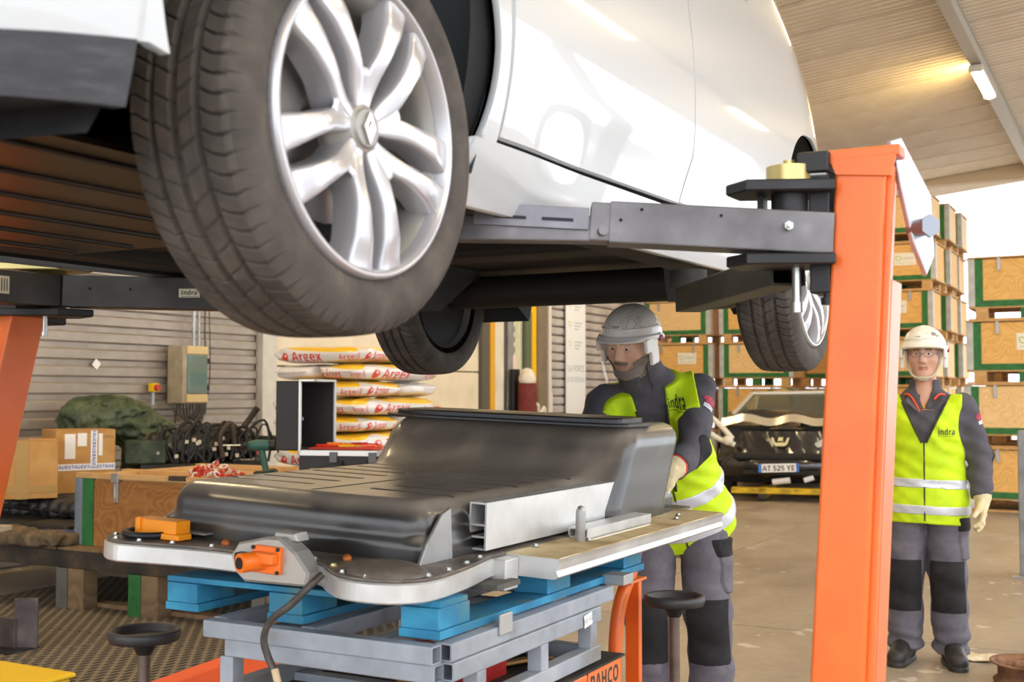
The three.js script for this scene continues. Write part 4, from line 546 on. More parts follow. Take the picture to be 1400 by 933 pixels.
// ---------------------------------------------------------------- foreground and floor things
{
  const pad = (pos, label) => { const t = thing('support_stand', label, 'stand', pos);
    obj('dish', [lathe([[0, 0.012], [0.07, 0.012], [0.078, 0.016], [0.082, 0.03], [0.09, 0.036], [0.098, 0.032], [0.1, 0.02], [0.094, 0.004], [0.05, -0.004], [0.03, -0.008], [0, -0.008]], 56)], worn([0x4c4b4d, 0x3c3b3d, 0x2f2e30], 0.5, 0.1, 0.3, 4, 210), t);
    obj('neck', [cyl(0.02, 0.036, 0.03, 0, -0.02, 0, 24)], M.black, t); obj('post', [cyl(0.017, 0.017, 0.7, 0, -0.37, 0, 20)], worn([0x8b7868, 0x75665a, 0x5d5148], 0.5, 0.5, 0.3, 4, 211), t); obj('foot', [cyl(0.12, 0.11, 0.02, 0, -0.71, 0, 32)], M.blackSteel, t); return t; };
  pad([-2.463, 0.72, -2.413], 'black round dish on a post standing left of the steel frame'); pad([-1.362, 0.72, -3.631], 'black round dish on a post in front of the bending worker');
  const ob = thing('floor_beam', 'orange steel beam lying behind the legs of the grey frame', 'beam', [0, 0, 0]);
  obj('beam', [bar([-3.35, 0.23, -3.1], [-3.3, 0.29, -4.02], 0.09, 0.12, 0.006)], std(0xff6424, 0.4), ob); obj('end_cap', [cyl(0.055, 0.055, 0.012, 0, 0, 0, 24).rotateX(Math.PI / 2).translate(-3.3, 0.29, -4.03)], M.cream, ob);
  const yp = thing('yellow_cover', 'yellow steel cover at the lower left corner of the photo', 'cover', [0, 0, 0]); obj('plate', [B(-5.0, -4.36, 0.1, 0.125, -3.86, -3.4, 0.012), B(-4.98, -4.38, 0, 0.1, -3.84, -3.42, 0.01)], M.yellow, yp);
  const sp = thing('steel_bracket', 'upright dark steel plate bracket on the black mat', 'bracket', [-5.42, 0.012, -4.42]); obj('plate', [box(0.13, 0.27, 0.012, 0.02, 0.145, 0, 0.003).rotateY(0.5), box(0.4, 0.16, 0.04, -0.22, 0.09, 0.02, 0.004)], worn([0x6b6160, 0x554c4b, 0x443c3b], 0.5, 0.4, 0.3, 4, 212), sp); obj('foot', [box(0.3, 0.012, 0.2, -0.1, 0.006, 0.03, 0.002)], M.blackSteel, sp);
  // mesh mat on the floor: woven rubber grating
  const mat = thing('rubber_mat', 'black perforated rubber mat covering the floor at lower left', 'mat', [0, 0, 0]);
  const mk = texture(128, 128, [0.16, 0.2], (u, v) => { const a = (u * 4) % 1, row = Math.floor(u * 4) % 2, b = (v * 2 + row * 0.5) % 1; const h = (a - 0.5) ** 2 * 5 + (b - 0.5) ** 2 * 5; const k = sstep(0.4, 0.75, h); return mixc([26, 23, 20], [128, 116, 98], k); });
  const bk = texture(128, 128, [0.16, 0.2], (u, v) => { const a = (u * 4) % 1, row = Math.floor(u * 4) % 2, b = (v * 2 + row * 0.5) % 1; const k = 255 * sstep(0.35, 0.7, (a - 0.5) ** 2 * 5 + (b - 0.5) ** 2 * 5); return [k, k, k]; }, false);
  const mm = std(0xffffff, 0.7, 0, { map: mk, bumpMap: bk, bumpScale: 0.006 });
  [[-7.0, -5.22, -4.9, -2.4], [-5.21, -3.5, -4.9, -2.4], [-7.0, -5.22, -6.5, -4.91], [-5.21, -3.5, -6.5, -4.91]].forEach(([a, b, c, d]) => obj('mat_tile', B(a, b, 0, 0.012, c, d, 0.004), mm, mat));
  const wr = thing('wheel_rim', 'rusty steel wheel rim lying on the floor at the lower right corner', 'wheel rim', [-0.52, 0, -6.28]); wr.scale.set(0.9, 0.62, 0.9);
  obj('rim', [lathe([[0.14, 0.0], [0.19, 0.0], [0.195, 0.02], [0.17, 0.05], [0.17, 0.12], [0.19, 0.15], [0.21, 0.155], [0.212, 0.165], [0.2, 0.165], [0.185, 0.158], [0.16, 0.125], [0.15, 0.12]], 56)], M.rust, wr); 
  obj('wheel_disc', [prism(circlePts(0.16, 48), 0.006, 0.002, [circlePts(0.032, 24), ...[0, 1, 2, 3, 4].map((k) => circlePts(0.008, 10, 0.055 * Math.cos(k * 1.2566), 0.055 * Math.sin(k * 1.2566))), ...[0, 1, 2, 3, 4, 5].map((k) => circlePts(0.014, 12, 0.12 * Math.cos(k * 1.047), 0.12 * Math.sin(k * 1.047)))]).rotateX(-Math.PI / 2).translate(0, 0.12, 0), lathe([[0.04, 0.125], [0.06, 0.15], [0.085, 0.15], [0.1, 0.128]], 40)], M.rust, wr);
  const pp = obj('paper_sheet', [grid(8, 8, (u, v) => [-0.86 + 0.26 * (u - 0.5), 0.004 + 0.012 * Math.abs(Math.sin(u * 5 + v * 3)), -6.72 + 0.2 * (v - 0.5)])], worn([0xf4ead8, 0xe2cfae, 0xc8ac80], 0.8, 0, 0.2, 5, 213)); tag(pp, 'torn pale paper lying on the floor beside the rusty wheel rim', 'paper');
  const gp = thing('grey_post', 'grey steel post at the right edge of the photo', 'post', [-0.86, 0, -9.9]); obj('post', B(-0.02, 0.16, 0, 1.12, -0.1, 0.1, 0.008), worn([0x9a9c9e, 0x87898b, 0x76787a], 0.5, 0.3, 0.4, 4, 214), gp); obj('base_plate', B(-0.08, 0.22, 0, 0.016, -0.16, 0.16, 0.003), M.galv, gp);
}
// ---------------------------------------------------------------- the work platform at the left with its crate
{
  const t = thing('timber_platform', 'dark timber beam platform on short blocks standing behind the black mat', 'platform', [0, 0, 0]);
  obj('front_beam', B(-7.2, -3.9, 0.27, 0.385, -5.5, -5.4, 0.008), M.dirtyBlack, t); obj('rear_beam', B(-7.6, -3.9, 0.27, 0.385, -6.75, -6.65, 0.008), M.dirtyBlack, t);
  for (let i = 0; i < 9; i++) obj('board', B(-7.5 + i * 0.4, -7.12 + i * 0.4, 0.385, 0.4, -6.75, -5.4, 0.002), M.timberDark, t);
  for (const [x, m] of [[-6.25, M.greyWood], [-5.6, M.green], [-4.6, M.greyWood]]) for (const z of [-5.46, -6.7]) { obj('block', B(x - 0.05, x + 0.05, 0.0, 0.27, z - 0.07, z + 0.07, 0.004), m, t); obj('block', B(x + 0.05, x + 0.19, 0.0, 0.27, z - 0.06, z + 0.06, 0.004), M.timberDark, t); }
  obj('skid', B(-6.3, -4.5, 0.012, 0.04, -5.62, -5.52, 0.003), M.timberDark, t);
  const c = thing('long_crate', 'long plywood crate with a green and grey corner under the tool case', 'crate', [-6.32, 0.4, -5.57]);
  const W = 2.5, H = 0.455, D = 1.15;
  obj('corner_post', B(0, 0.07, 0, H, -0.03, 0.02, 0.004), worn([0x8b94a0, 0x7b8490, 0x6c737c], 0.6, 0.1, 0.4, 4, 220), c); obj('green_strip', B(0.07, 0.17, 0, H, -0.02, 0.018, 0.003), M.green, c); obj('corner_post', B(W - 0.07, W, 0, H, -0.03, 0.02, 0.004), M.greyWood, c);
  obj('front_panel', B(0.17, W - 0.07, 0, H - 0.02, -0.02, 0.01, 0.002), M.plyBrown, c); obj('side_panel', B(0, 0.02, 0, H - 0.02, -D, -0.03), M.plyBrown, c); obj('side_panel', B(W - 0.02, W, 0, H - 0.02, -D, -0.03), M.plyBrown, c); obj('back_panel', B(0, W, 0, H - 0.02, -D, -D + 0.02), M.plyBrown, c);
  obj('lid', B(0, W, H - 0.03, H - 0.01, -D, 0.0, 0.002), M.timber, c); for (const [z0, z1] of [[-0.02, 0.03], [-0.42, -0.36], [-D, -D + 0.06]]) obj('lid_rail', B(0.02, W, H - 0.01, H + 0.025, z0, z1, 0.003), M.timber, c); obj('lid_rail', B(0.14, 0.2, H - 0.01, H + 0.02, -D, 0.0, 0.003), M.timber, c);
  for (const x of [0.38, 1.4]) obj('latch', [B(x - 0.02, x + 0.02, H - 0.16, H - 0.02, 0.01, 0.022, 0.003), B(x - 0.035, x + 0.035, H - 0.03, H + 0.03, 0.012, 0.034, 0.003), rod([x, H - 0.13, 0.025], [x, H - 0.06, 0.025], 0.008)], M.galv, c);
  obj('hinge_block', B(0.86, 1.0, H + 0.0, H + 0.03, 0.0, 0.04, 0.003), M.dirtyBlack, c);
}
{ // tool case, tools, drill, chain on the crate
  const y = 0.875, cx = -4.39, cz = -5.98;
  const t = thing('tool_case', 'open black and aluminium tool case on the long crate', 'case', [cx, y, cz], 0.28); const bl = std(0x2b2a2c, 0.6), al = std(0xc9c6c0, 0.35, 0.7);
  obj('lower_shell', [B(-0.26, 0.26, 0, 0.16, -0.17, 0.17, 0.012)], bl, t); obj('lower_rim', [B(-0.265, 0.265, 0.15, 0.185, 0.155, 0.175, 0.003), B(-0.265, 0.265, 0.15, 0.185, -0.175, -0.155, 0.003), B(-0.265, -0.245, 0.15, 0.185, -0.175, 0.175, 0.003), B(0.245, 0.265, 0.15, 0.185, -0.175, 0.175, 0.003)], al, t);
  const lid = new THREE.Group(); lid.name = 'lid'; t.add(lid); lid.position.set(-0.262, 0.18, 0); lid.rotation.z = 0;
  obj('lid_shell', [B(-0.15, -0.14, 0, 0.43, -0.17, 0.17, 0.004), B(-0.15, 0.1, 0.42, 0.43, -0.17, 0.17, 0.004), B(-0.15, 0.1, 0, 0.43, -0.17, -0.16, 0.004), B(-0.15, 0.0, 0, 0.43, 0.16, 0.17, 0.004), B(-0.15, 0.1, 0, 0.012, -0.17, 0.17, 0.004)], bl, lid); 
  obj('lid_rim', [B(0.0, 0.015, 0, 0.435, 0.155, 0.175, 0.003), B(0.1, 0.115, 0, 0.435, -0.175, -0.155, 0.003), B(0.0, 0.115, 0.425, 0.44, 0.155, 0.175, 0.003), B(0.1, 0.115, 0.425, 0.44, -0.175, 0.175, 0.003)], al, lid);
  obj('lid_pallet', [B(-0.13, -0.11, 0.02, 0.4, -0.15, 0.15, 0.004)], std(0x3a3d44, 0.6), lid); obj('lid_tool', [B(-0.1, -0.085, 0.18, 0.2, -0.12, 0.1, 0.003)], std(0x8fb4d8, 0.5), lid); obj('lid_tool', [rod([-0.09, 0.12, 0.05], [-0.09, 0.38, 0.03], 0.012), sph(0.02, -0.09, 0.38, 0.03)], M.chrome, lid); obj('stay', [bar([0.05, 0.06, 0.168], [0.14, 0.0, 0.168], 0.008, 0.003)], al, t);
  obj('handle', [tube([[0.02, 0.12, 0.18], [0.03, 0.09, 0.215], [0.1, 0.085, 0.22], [0.17, 0.09, 0.215], [0.18, 0.12, 0.18]], 0.011, 30, 8)], M.black, t); for (const x of [-0.03, 0.22]) obj('latch', [B(x - 0.025, x + 0.025, 0.11, 0.175, 0.17, 0.186, 0.003)], std(0x5a595c, 0.4, 0.4), t); obj('wheel', [cyl(0.045, 0.045, 0.03, 0, 0, 0, 24).rotateX(Math.PI / 2).translate(0.06, 0.03, 0.18)], M.rubber, t);
  obj('tool_tray', [B(-0.24, 0.24, 0.17, 0.18, -0.15, 0.15, 0.003), B(-0.2, 0.22, 0.19, 0.2, 0.0, 0.16, 0.003)], std(0xb8281e, 0.6), t);
  for (let i = 0; i < 5; i++) { const x = -0.17 + i * 0.075, tt = obj(['screwdriver', 'pliers'][i % 2], [rod([x - 0.03, 0.205, 0.02 + 0.01 * (i % 3)], [x + 0.07, 0.208, 0.06 - 0.02 * (i % 4)], 0.011, 0.009, 8), rod([x + 0.07, 0.208, 0.06 - 0.02 * (i % 4)], [x + 0.14, 0.206, 0.08 - 0.03 * (i % 4)], 0.004)].map((g) => g.rotateY(0.28).translate(cx, y + 0.012 * (i % 2), cz)), std([0xe83a20, 0xf08018, 0xf2c21c, 0xa81c14, 0xf0623c][i], 0.45)); tag(tt, ['red handled screwdriver nearest the lid in the open tool case', 'orange handled pliers lying in the open tool case', 'yellow handled screwdriver in the middle of the open tool case', 'dark red handled pliers lying in the open tool case', 'coral handled screwdriver farthest from the lid in the open tool case'][i], 'tool'); }
  const d = thing('drill', 'dark green cordless drill standing on the long crate left of the tool case', 'drill', [-4.85, y, -5.7], 0.45); const dg = std(0x2b5a50, 0.5);
  obj('motor_housing', [lathe([[0, 0], [0.03, 0], [0.035, 0.02], [0.036, 0.09], [0.03, 0.12], [0.024, 0.14], [0, 0.14]], 24).rotateZ(Math.PI / 2).translate(0.06, 0.21, 0)], dg, d); obj('end_cap', [cyl(0.034, 0.034, 0.03, 0, 0, 0, 20).rotateZ(Math.PI / 2).translate(0.075, 0.21, 0)], M.black, d); obj('chuck', [lathe([[0, 0], [0.022, 0], [0.022, 0.02], [0.012, 0.045], [0, 0.045]], 20).rotateZ(Math.PI / 2).translate(-0.08, 0.21, 0)], M.black, d); obj('bit', [rod([-0.125, 0.21, 0], [-0.24, 0.208, 0], 0.005)], M.bolt, d);
  obj('grip', [snet((x, y2, z) => cap(x, y2, z * 1.1, [0.0, 0.19, 0], [0.03, 0.06, 0], 0.022, 0.02), [-0.05, 0.03, -0.04], [0.08, 0.22, 0.04], 0.006)], dg, d); obj('trigger', [box(0.015, 0.03, 0.016, -0.02, 0.165, 0, 0.004)], M.red, d); obj('battery', [B(-0.04, 0.09, 0, 0.05, -0.035, 0.035, 0.008)], M.black, d);
  const ch = obj('charger', [B(-4.74, -4.64, y, y + 0.05, -5.7, -5.63, 0.01), tube([[-4.8, y + 0.01, -5.58], [-4.76, y + 0.05, -5.6], [-4.7, y + 0.06, -5.66], [-4.66, y + 0.02, -5.6], [-4.6, y + 0.03, -5.62]], 0.012, 30, 8)], M.darkGreen); tag(ch, 'dark green strap and battery lying beside the cordless drill', 'battery');
  const fr = thing('small_frame', 'small tan framed dark panel leaning on the front of the tool case', 'frame', [-4.38, y, -5.7], 0.3); obj('frame_bars', [B(-0.07, 0.07, 0.07, 0.08, 0, 0.012), B(-0.07, 0.07, 0, 0.01, 0, 0.012), B(-0.07, -0.06, 0, 0.08, 0, 0.012), B(0.06, 0.07, 0, 0.08, 0, 0.012)], std(0xcbb06a, 0.5), fr); obj('panel', [B(-0.06, 0.06, 0.01, 0.07, 0.002, 0.008)], std(0x4a4438, 0.5), fr);
  // red and white plastic chain in a heap
  const links = []; let px = -5.42, pz = -5.66; for (let i = 0; i < 70; i++) { const a = rr(0, 6.28), r = rr(0, 1) ** 0.7, X = -5.26 + Math.cos(a) * 0.24 * r, Zz = -5.72 + Math.sin(a) * 0.1 * r, h = 0.09 * (1 - r) * rnd(); links.push([X, y + 0.012 + h, Zz]); }
  const lk = uvBox(new THREE.TorusGeometry(0.014, 0.0045, 6, 12).scale(1, 1.6, 1)); const cr = thing('plastic_chain', 'heap of red and white plastic chain on the long crate', 'chain', [0, 0, 0]); const rd = std(0xd2402e, 0.5), wh = std(0xefe6de, 0.5);
  for (const p of links) mesh('link', lk, rnd() < 0.66 ? rd : wh, cr, p, [rr(0, 3), rr(0, 3), rr(0, 3)]);
}
{ // junk behind: cartons, sheet, motor unit, black mouldings
  const carton = (x0, x1, y0, y1, z0, z1, name, label, turn) => { const cx = (x0 + x1) / 2, cz = (z0 + z1) / 2, t = thing(name, label, 'box', [cx, y0, cz], turn); const w = x1 - x0, h = y1 - y0, d = z1 - z0; obj('carton', [box(w, h, d, 0, h / 2, 0, 0.006)], M.cardboard, t); obj('flap', [box(w / 2 - 0.003, 0.006, d, -w / 4, h + 0.003, 0, 0.001)], M.cardboard, t); obj('flap', [box(w / 2 - 0.003, 0.006, d, w / 4, h + 0.003, 0, 0.001)], M.cardboard, t); return [t, w, h, d]; };
  const [b1, w1, h1, d1] = carton(-7.63, -7.18, 0.64, 1.12, -6.74, -6.32, 'cardboard_box', 'tall cardboard box with white and blue printed tape below the green sheet', 1.12);
  const tape = (x, W, H, v) => { fill(x, '#f3f1ee'); x.save(); if (v) { x.translate(W / 2, 0); x.rotate(Math.PI / 2); for (let i = 0; i < 3; i++) text(x, 'TAUEX', H * (0.18 + 0.33 * i), 0, W * 0.72, '#2a3f9a', 'italic bold'); } else for (let i = 0; i < 4; i++) text(x, 'TAUEX', W * (0.12 + 0.26 * i), H / 2, H * 0.75, '#2a3f9a', 'italic bold'); x.restore(); };
  print('printed_tape', w1, 0.05, 700, (x, W, H) => tape(x, W, H, false), b1, [0, 0.2, d1 / 2 + 0.002]); print('printed_tape', 0.05, h1 - 0.2, 700, (x, W, H) => tape(x, W, H, true), b1, [0.06, 0.2 + (h1 - 0.2) / 2, d1 / 2 + 0.003]); each('paper_label', [box(0.08, 0.19, 0.002, -0.12, 0.36, d1 / 2 + 0.002), box(0.07, 0.1, 0.002, -0.03, 0.41, d1 / 2 + 0.002), box(0.03, 0.17, 0.002, 0.11, 0.37, d1 / 2 + 0.002)], std(0xf2efe9, 0.8), b1);
  print('marking', 0.4, 0.05, 500, (x, W, H) => { fill(x, '#c39253'); text(x, 'N E W B', W * 0.22, H / 2, H * 0.7, '#8a6334', 'bold'); text(x, 'LUXEL', W * 0.85, H / 2, H * 0.7, '#8a6334', 'bold'); }, b1, [0.02, h1 - 0.05, d1 / 2 + 0.0015]);
  const [b2, w2, h2, d2] = carton(-7.55, -7.1, 0.64, 1.06, -6.15, -5.78, 'cardboard_box', 'cardboard box with brown tape in front of the taller taped box', 0.9); obj('brown_tape', [box(0.09, h2 + 0.002, 0.002, -0.02, h2 / 2, d2 / 2 + 0.002), box(w2, 0.05, 0.002, 0, 0.07, d2 / 2 + 0.003), box(0.09, 0.002, d2, -0.02, h2 + 0.008, 0)], phy(0xb08a48, 0.25, 0), b2);
  const sheet = obj('green_sheet', [snet((x, y, z) => smin(smin(elp(x, y, z, [0, 0.0, 0], [0.36, 0.2, 0.26]), elp(x, y, z, [0.36, -0.1, 0.0], [0.24, 0.14, 0.22]), 0.1), elp(x, y, z, [0.32, -0.38, 0.0], [0.16, 0.36, 0.2]), 0.1) + 0.022 * noise3(x * 14, y * 22, z * 14, 51) + 0.012 * noise3(x * 40, y * 30, z * 40, 53), [-0.45, -0.75, -0.33], [0.68, 0.28, 0.32], 0.018).rotateY(1.0).translate(-7.6, 1.2, -6.95)], worn([0x5d6a4a, 0x49573a, 0x38442e, 0x2a3423], 0.55, 0, 0.5, 5, 230)); tag(sheet, 'crumpled dark green tarpaulin heaped behind the cardboard boxes', 'tarpaulin');
  const eng = thing('motor_unit', 'dark stripped motor unit with hoses lying by the corrugated wall', 'motor', [-6.85, 0.87, -7.35], 0.75);
  obj('stand', [B(-0.5, 0.5, -0.87, -0.03, -0.25, 0.2, 0.01)], M.dirtyBlack, eng);
  obj('casing', [snet((x, y, z) => Math.min(smin(elp(x, y, z, [-0.1, 0.1, 0], [0.42, 0.17, 0.2]), cap(x, y, z, [0.1, 0.15, 0], [0.35, 0.12, 0.02], 0.11), 0.08), cap(x, y, z, [0.4, 0.13, 0.05], [0.62, 0.12, 0.05], 0.055)) + 0.02 * noise3(x * 22, y * 22, z * 22, 61), [-0.58, -0.12, -0.25], [0.72, 0.36, 0.26], 0.015)], worn([0x55524a, 0x3c3a35, 0x26251f, 0x6a675f], 0.5, 0.2, 0.3, 6, 231), eng);
  obj('crate_base', [B(-0.62, -0.3, -0.03, 0.16, -0.1, 0.22, 0.02)], M.darkGreen, eng);
  const hs = []; for (let i = 0; i < 16; i++) { const x = -0.4 + i * 0.055; hs.push(tube([[x, 0.0, 0.2], [x + rr(-0.05, 0.05), 0.15 + 0.12 * rnd(), 0.2], [x + rr(0, 0.15), 0.24 + rr(0, 0.08), 0.1], [x + rr(0.05, 0.2), 0.1, 0.18], [x + rr(0, 0.2), -0.02, 0.2]], rr(0.007, 0.015), 24, 6)); } each('hose', hs, std(0x22211f, 0.6), eng);
  each('pipe', [rod([0.3, 0.25, 0.1], [0.42, 0.42, 0.1], 0.025), tube([[0.14, 0.02, 0.24], [0.12, 0.2, 0.26], [0.2, 0.3, 0.2], [0.24, 0.1, 0.24]], 0.02, 24, 8)], M.dirtyBlack, eng); const cn = []; for (let i = 0; i < 12; i++) cn.push(box(0.03, 0.03, 0.02, rr(-0.4, 0.3), rr(0.02, 0.18), 0.21, 0.004)); each('connector', cn, std(0xcdbfa4, 0.6), eng);
  const junk = [[-7.7, -6.6, 0.4, 0.5, -5.95, 'wide black plastic moulding on the platform under the cardboard boxes'], [-7.7, -6.55, 0.5, 0.63, -6.2, 'black ribbed bumper moulding directly under the taped cardboard boxes']];
  junk.forEach(([a, b, c, d, z, label], i) => { const t = thing('black_moulding', label, 'moulding', [0, 0, 0]); obj('shell', [snet((x, y, zz) => rbox(x, y, zz, [(a + b) / 2, (c + d) / 2, z - 0.2], [(b - a) / 2, (d - c) / 2, 0.42], 0.04) + 0.012 * Math.sin(x * 60) * (i ? 1 : 0) + 0.02 * noise3(x * 9, y * 20, zz * 9, 71 + i), [a - 0.06, c - 0.03, z - 0.7], [b + 0.06, d + 0.04, z + 0.3], 0.016)], worn([0x3c3a37, 0x2a2826, 0x1f1e1c], 0.5, 0, 0.4, 5, 232 + i), t); obj('trim_strip', [rod([a, (c + d) / 2, z + 0.22], [b, (c + d) / 2 - 0.02, z + 0.22], 0.018)], M.black, t); });
  const bb = obj('blue_bar', [bar([-7.3, 0.43, -5.6], [-6.35, 0.46, -5.66], 0.06, 0.04, 0.006)], std(0x2c4a86, 0.5)); tag(bb, 'blue steel bar lying on the timber platform left of the crate', 'bar');
  const dirt = obj('rag', [snet((x, y, z) => rbox(x, y, z, [0, 0, 0], [0.36, 0.045, 0.12], 0.03) + 0.03 * noise3(x * 16, y * 16, z * 16, 81), [-0.46, -0.1, -0.2], [0.46, 0.12, 0.2], 0.014).translate(-6.62, 0.44, -5.44)], worn([0x8a7558, 0x6b5a44, 0x4e4234], 0.9, 0, 0.3, 5, 235)); tag(dirt, 'dirty brown rag lying along the front edge of the timber platform', 'rag');
  const sc = thing('metal_plates', 'grey bent metal plate standing on the platform beside the orange leg', 'plate', [-6.95, 0.4, -5.36]); obj('plate', [prism([[0, 0], [0.12, 0], [0.1, 0.22], [0.05, 0.25], [-0.06, 0.2]], 0.03, 0.004), B(0.1, 0.2, 0, 0.12, -0.05, 0.02, 0.004)], M.aluDirty, sc);
}
{ // pallet of bags
  const pal = thing('pallet', 'wooden pallet under the stack of wrapped bags', 'pallet', [-5.84, 0, -8.1]); for (const z of [-0.5, 0, 0.5]) obj('runner', B(-0.5, 0.5, 0, 0.1, z - 0.05, z + 0.05, 0.003), M.timber, pal); for (let i = 0; i < 6; i++) obj('board', B(-0.5 + i * 0.17, -0.37 + i * 0.17, 0.1, 0.122, -0.62, 0.62, 0.002), M.timber, pal);
  const face = (seed, full) => { const c = document.createElement('canvas'); c.width = 1024; c.height = 160; const x = c.getContext('2d'); fill(x, '#e3dfda'); 
    if (full) { x.fillStyle = '#f4c21a'; x.beginPath(); x.moveTo(150, 0); x.lineTo(1024, 0); x.lineTo(1024, 60); x.quadraticCurveTo(700, 70, 420, 46); x.quadraticCurveTo(260, 40, 150, 0); x.fill(); text(x, 'Argex', 420, 98, 118, '#d8403c', 'bold', 'sans-serif'); x.fillStyle = '#d8403c'; x.beginPath(); x.arc(180, 100, 40, 0, 7); x.fill(); x.fillStyle = '#f0d0c0'; x.beginPath(); x.arc(188, 88, 14, 0, 7); x.fill(); text(x, 'Argex', 860, 108, 70, '#d8605c', 'bold'); } else { x.fillStyle = '#dcd6d0'; for (let i = 0; i < 9; i++) x.fillRect(((seed * 97 + i * 121) % 1000), 0, 22, 160); fill(x, '#aaa', 460, 80, 60, 6); }
    const t = new THREE.CanvasTexture(c); t.colorSpace = THREE.SRGBColorSpace; return phy(0xffffff, 0.3, 0, { map: t, clearcoat: 0.5, clearcoatRoughness: 0.25 }); };
  const printed = face(1, true), plain = face(2, false), plain2 = std(0xdedad4, 0.35);
  const bagG = (L, D, s) => keepUV((() => { const g = grid(34, 22, (u, v) => { const a = u * 2 * Math.PI, lat = (v - 0.5) * Math.PI, sg = (c, p) => Math.sign(c) * Math.abs(c) ** p; const X = sg(Math.cos(lat), 0.35) * sg(Math.cos(a), 0.4), Zz = sg(Math.cos(lat), 0.35) * sg(Math.sin(a), 0.4), Y = sg(Math.sin(lat), 0.6); const n = 0.02 * noise3(X * 4 + s * 9, Y * 3, Zz * 4, 91); return [X * (L / 2 + n), Y * (0.066 - 0.012 * (Math.abs(X) ** 4)) + n * 0.6, Zz * (D / 2 + n)]; }); const p = g.attributes.position, uv = g.attributes.uv; for (let i = 0; i < p.count; i++) { const onX = Math.abs(p.getX(i)) / (L / 2) > Math.abs(p.getZ(i)) / (D / 2); uv.setXY(i, onX ? clamp(0.5 - p.getZ(i) / D) : clamp(0.5 + p.getX(i) / L), clamp(0.5 + p.getY(i) / 0.14)); } return g; })());
  const shapes = [0, 1, 2].map((s) => bagG(0.95, 0.58, s)), shapesZ = [0, 1, 2].map((s) => bagG(0.48, 1.18, s + 5));
  const print4 = new Set(['11a', '10b', '9a', '8a', '8b', '7a', '6a', '5a']);
  const names = ['topmost', 'second', 'third', 'fourth', 'fifth', 'sixth', 'seventh', 'eighth', 'ninth', 'tenth', 'eleventh', 'twelfth'];
  for (let k = 0; k < 12; k++) for (let j = 0; j < 2; j++) {
    const odd = k % 2, y = 0.19 + k * 0.139, q = (k + j) % 3, printedHere = k % 2 === 1 ? j === 0 : j === 1;
    const row = names[11 - k], m = printedHere ? printed : (k % 3 ? plain : plain);
    const t = thing('bag', `${printedHere ? 'bag with red lettering' : 'plain white bag'}, ${k === 11 ? 'topmost row' : row + ' row from the top'} of the stack, ${odd ? (j ? 'rear' : 'front') : (j ? 'right' : 'left')} one`, 'bag', [odd ? -5.84 + rr(-0.02, 0.02) : -5.84 + (j ? 0.235 : -0.245), y, odd ? -8.1 + (j ? -0.3 : 0.3) : -8.1 + rr(-0.02, 0.02)], rr(-0.03, 0.03));
    mesh('sack', odd ? shapes[q] : shapesZ[q], m, t); const end = odd ? 0.46 : 0.2; obj('seam', [odd ? B(-0.485, -0.465, -0.006, 0.006, -0.2, 0.2, 0.003) : B(-0.15, 0.15, -0.006, 0.006, 0.585, 0.605, 0.003)], plain2, t);
  }
  const rb = obj('red_cloth', [snet((x, y, z) => cap(x, y, z, [0, 0, 0], [0.02, -0.22, 0.02], 0.07, 0.09) + 0.02 * noise3(x * 20, y * 20, z * 20, 95), [-0.12, -0.35, -0.12], [0.15, 0.1, 0.15], 0.012).translate(-5.5, 1.22, -8.8)], std(0xe0401f, 0.6)); tag(rb, 'bright red cloth hanging at the rear corner of the bag stack', 'cloth');
}
{ // roll leaning by the door, hose
  const t = thing('red_roll', 'dark red roll with a cream top standing by the yellow framed door', 'roll', [-7.72, 0, -14.75]); obj('roll', [cyl(0.15, 0.13, 1.55, 0, 0.775, 0, 24)], worn([0x8a3a34, 0x762e2a, 0x642520], 0.8, 0, 0.4, 4, 240), t); obj('cap', [snet((x, y, z) => elp(x, y, z, [0, 1.62, 0], [0.12, 0.15, 0.12]) + 0.012 * noise3(x * 25, y * 25, z * 25, 97), [-0.16, 1.42, -0.16], [0.16, 1.8, 0.16], 0.012)], M.cream, t); obj('backing', [B(-0.2, -0.14, 0.1, 1.75, -0.05, 0.14, 0.01)], M.black, t);
  const hs = obj('hose_loop', [tube([[-7.9, 0.9, -15.1], [-7.88, 1.15, -15.2], [-7.85, 1.25, -15.32], [-7.86, 1.1, -15.4], [-7.85, 1.2, -15.55], [-7.88, 0.8, -15.5]], 0.025, 40, 8)], M.cream); tag(hs, 'pale hose hanging on the yellow door frame', 'hose');
  const ho = obj('coat_hook', [tube([[-7.99, 0.95, -16.05], [-7.9, 1.02, -16.12], [-7.9, 0.96, -16.25], [-7.9, 1.0, -16.4], [-7.98, 0.96, -16.45]], 0.018, 30, 8), sph(0.05, -7.92, 1.02, -16.1)], M.blackSteel); tag(ho, 'dark metal latch handle on the roller shutter beside the banner', 'latch');
}
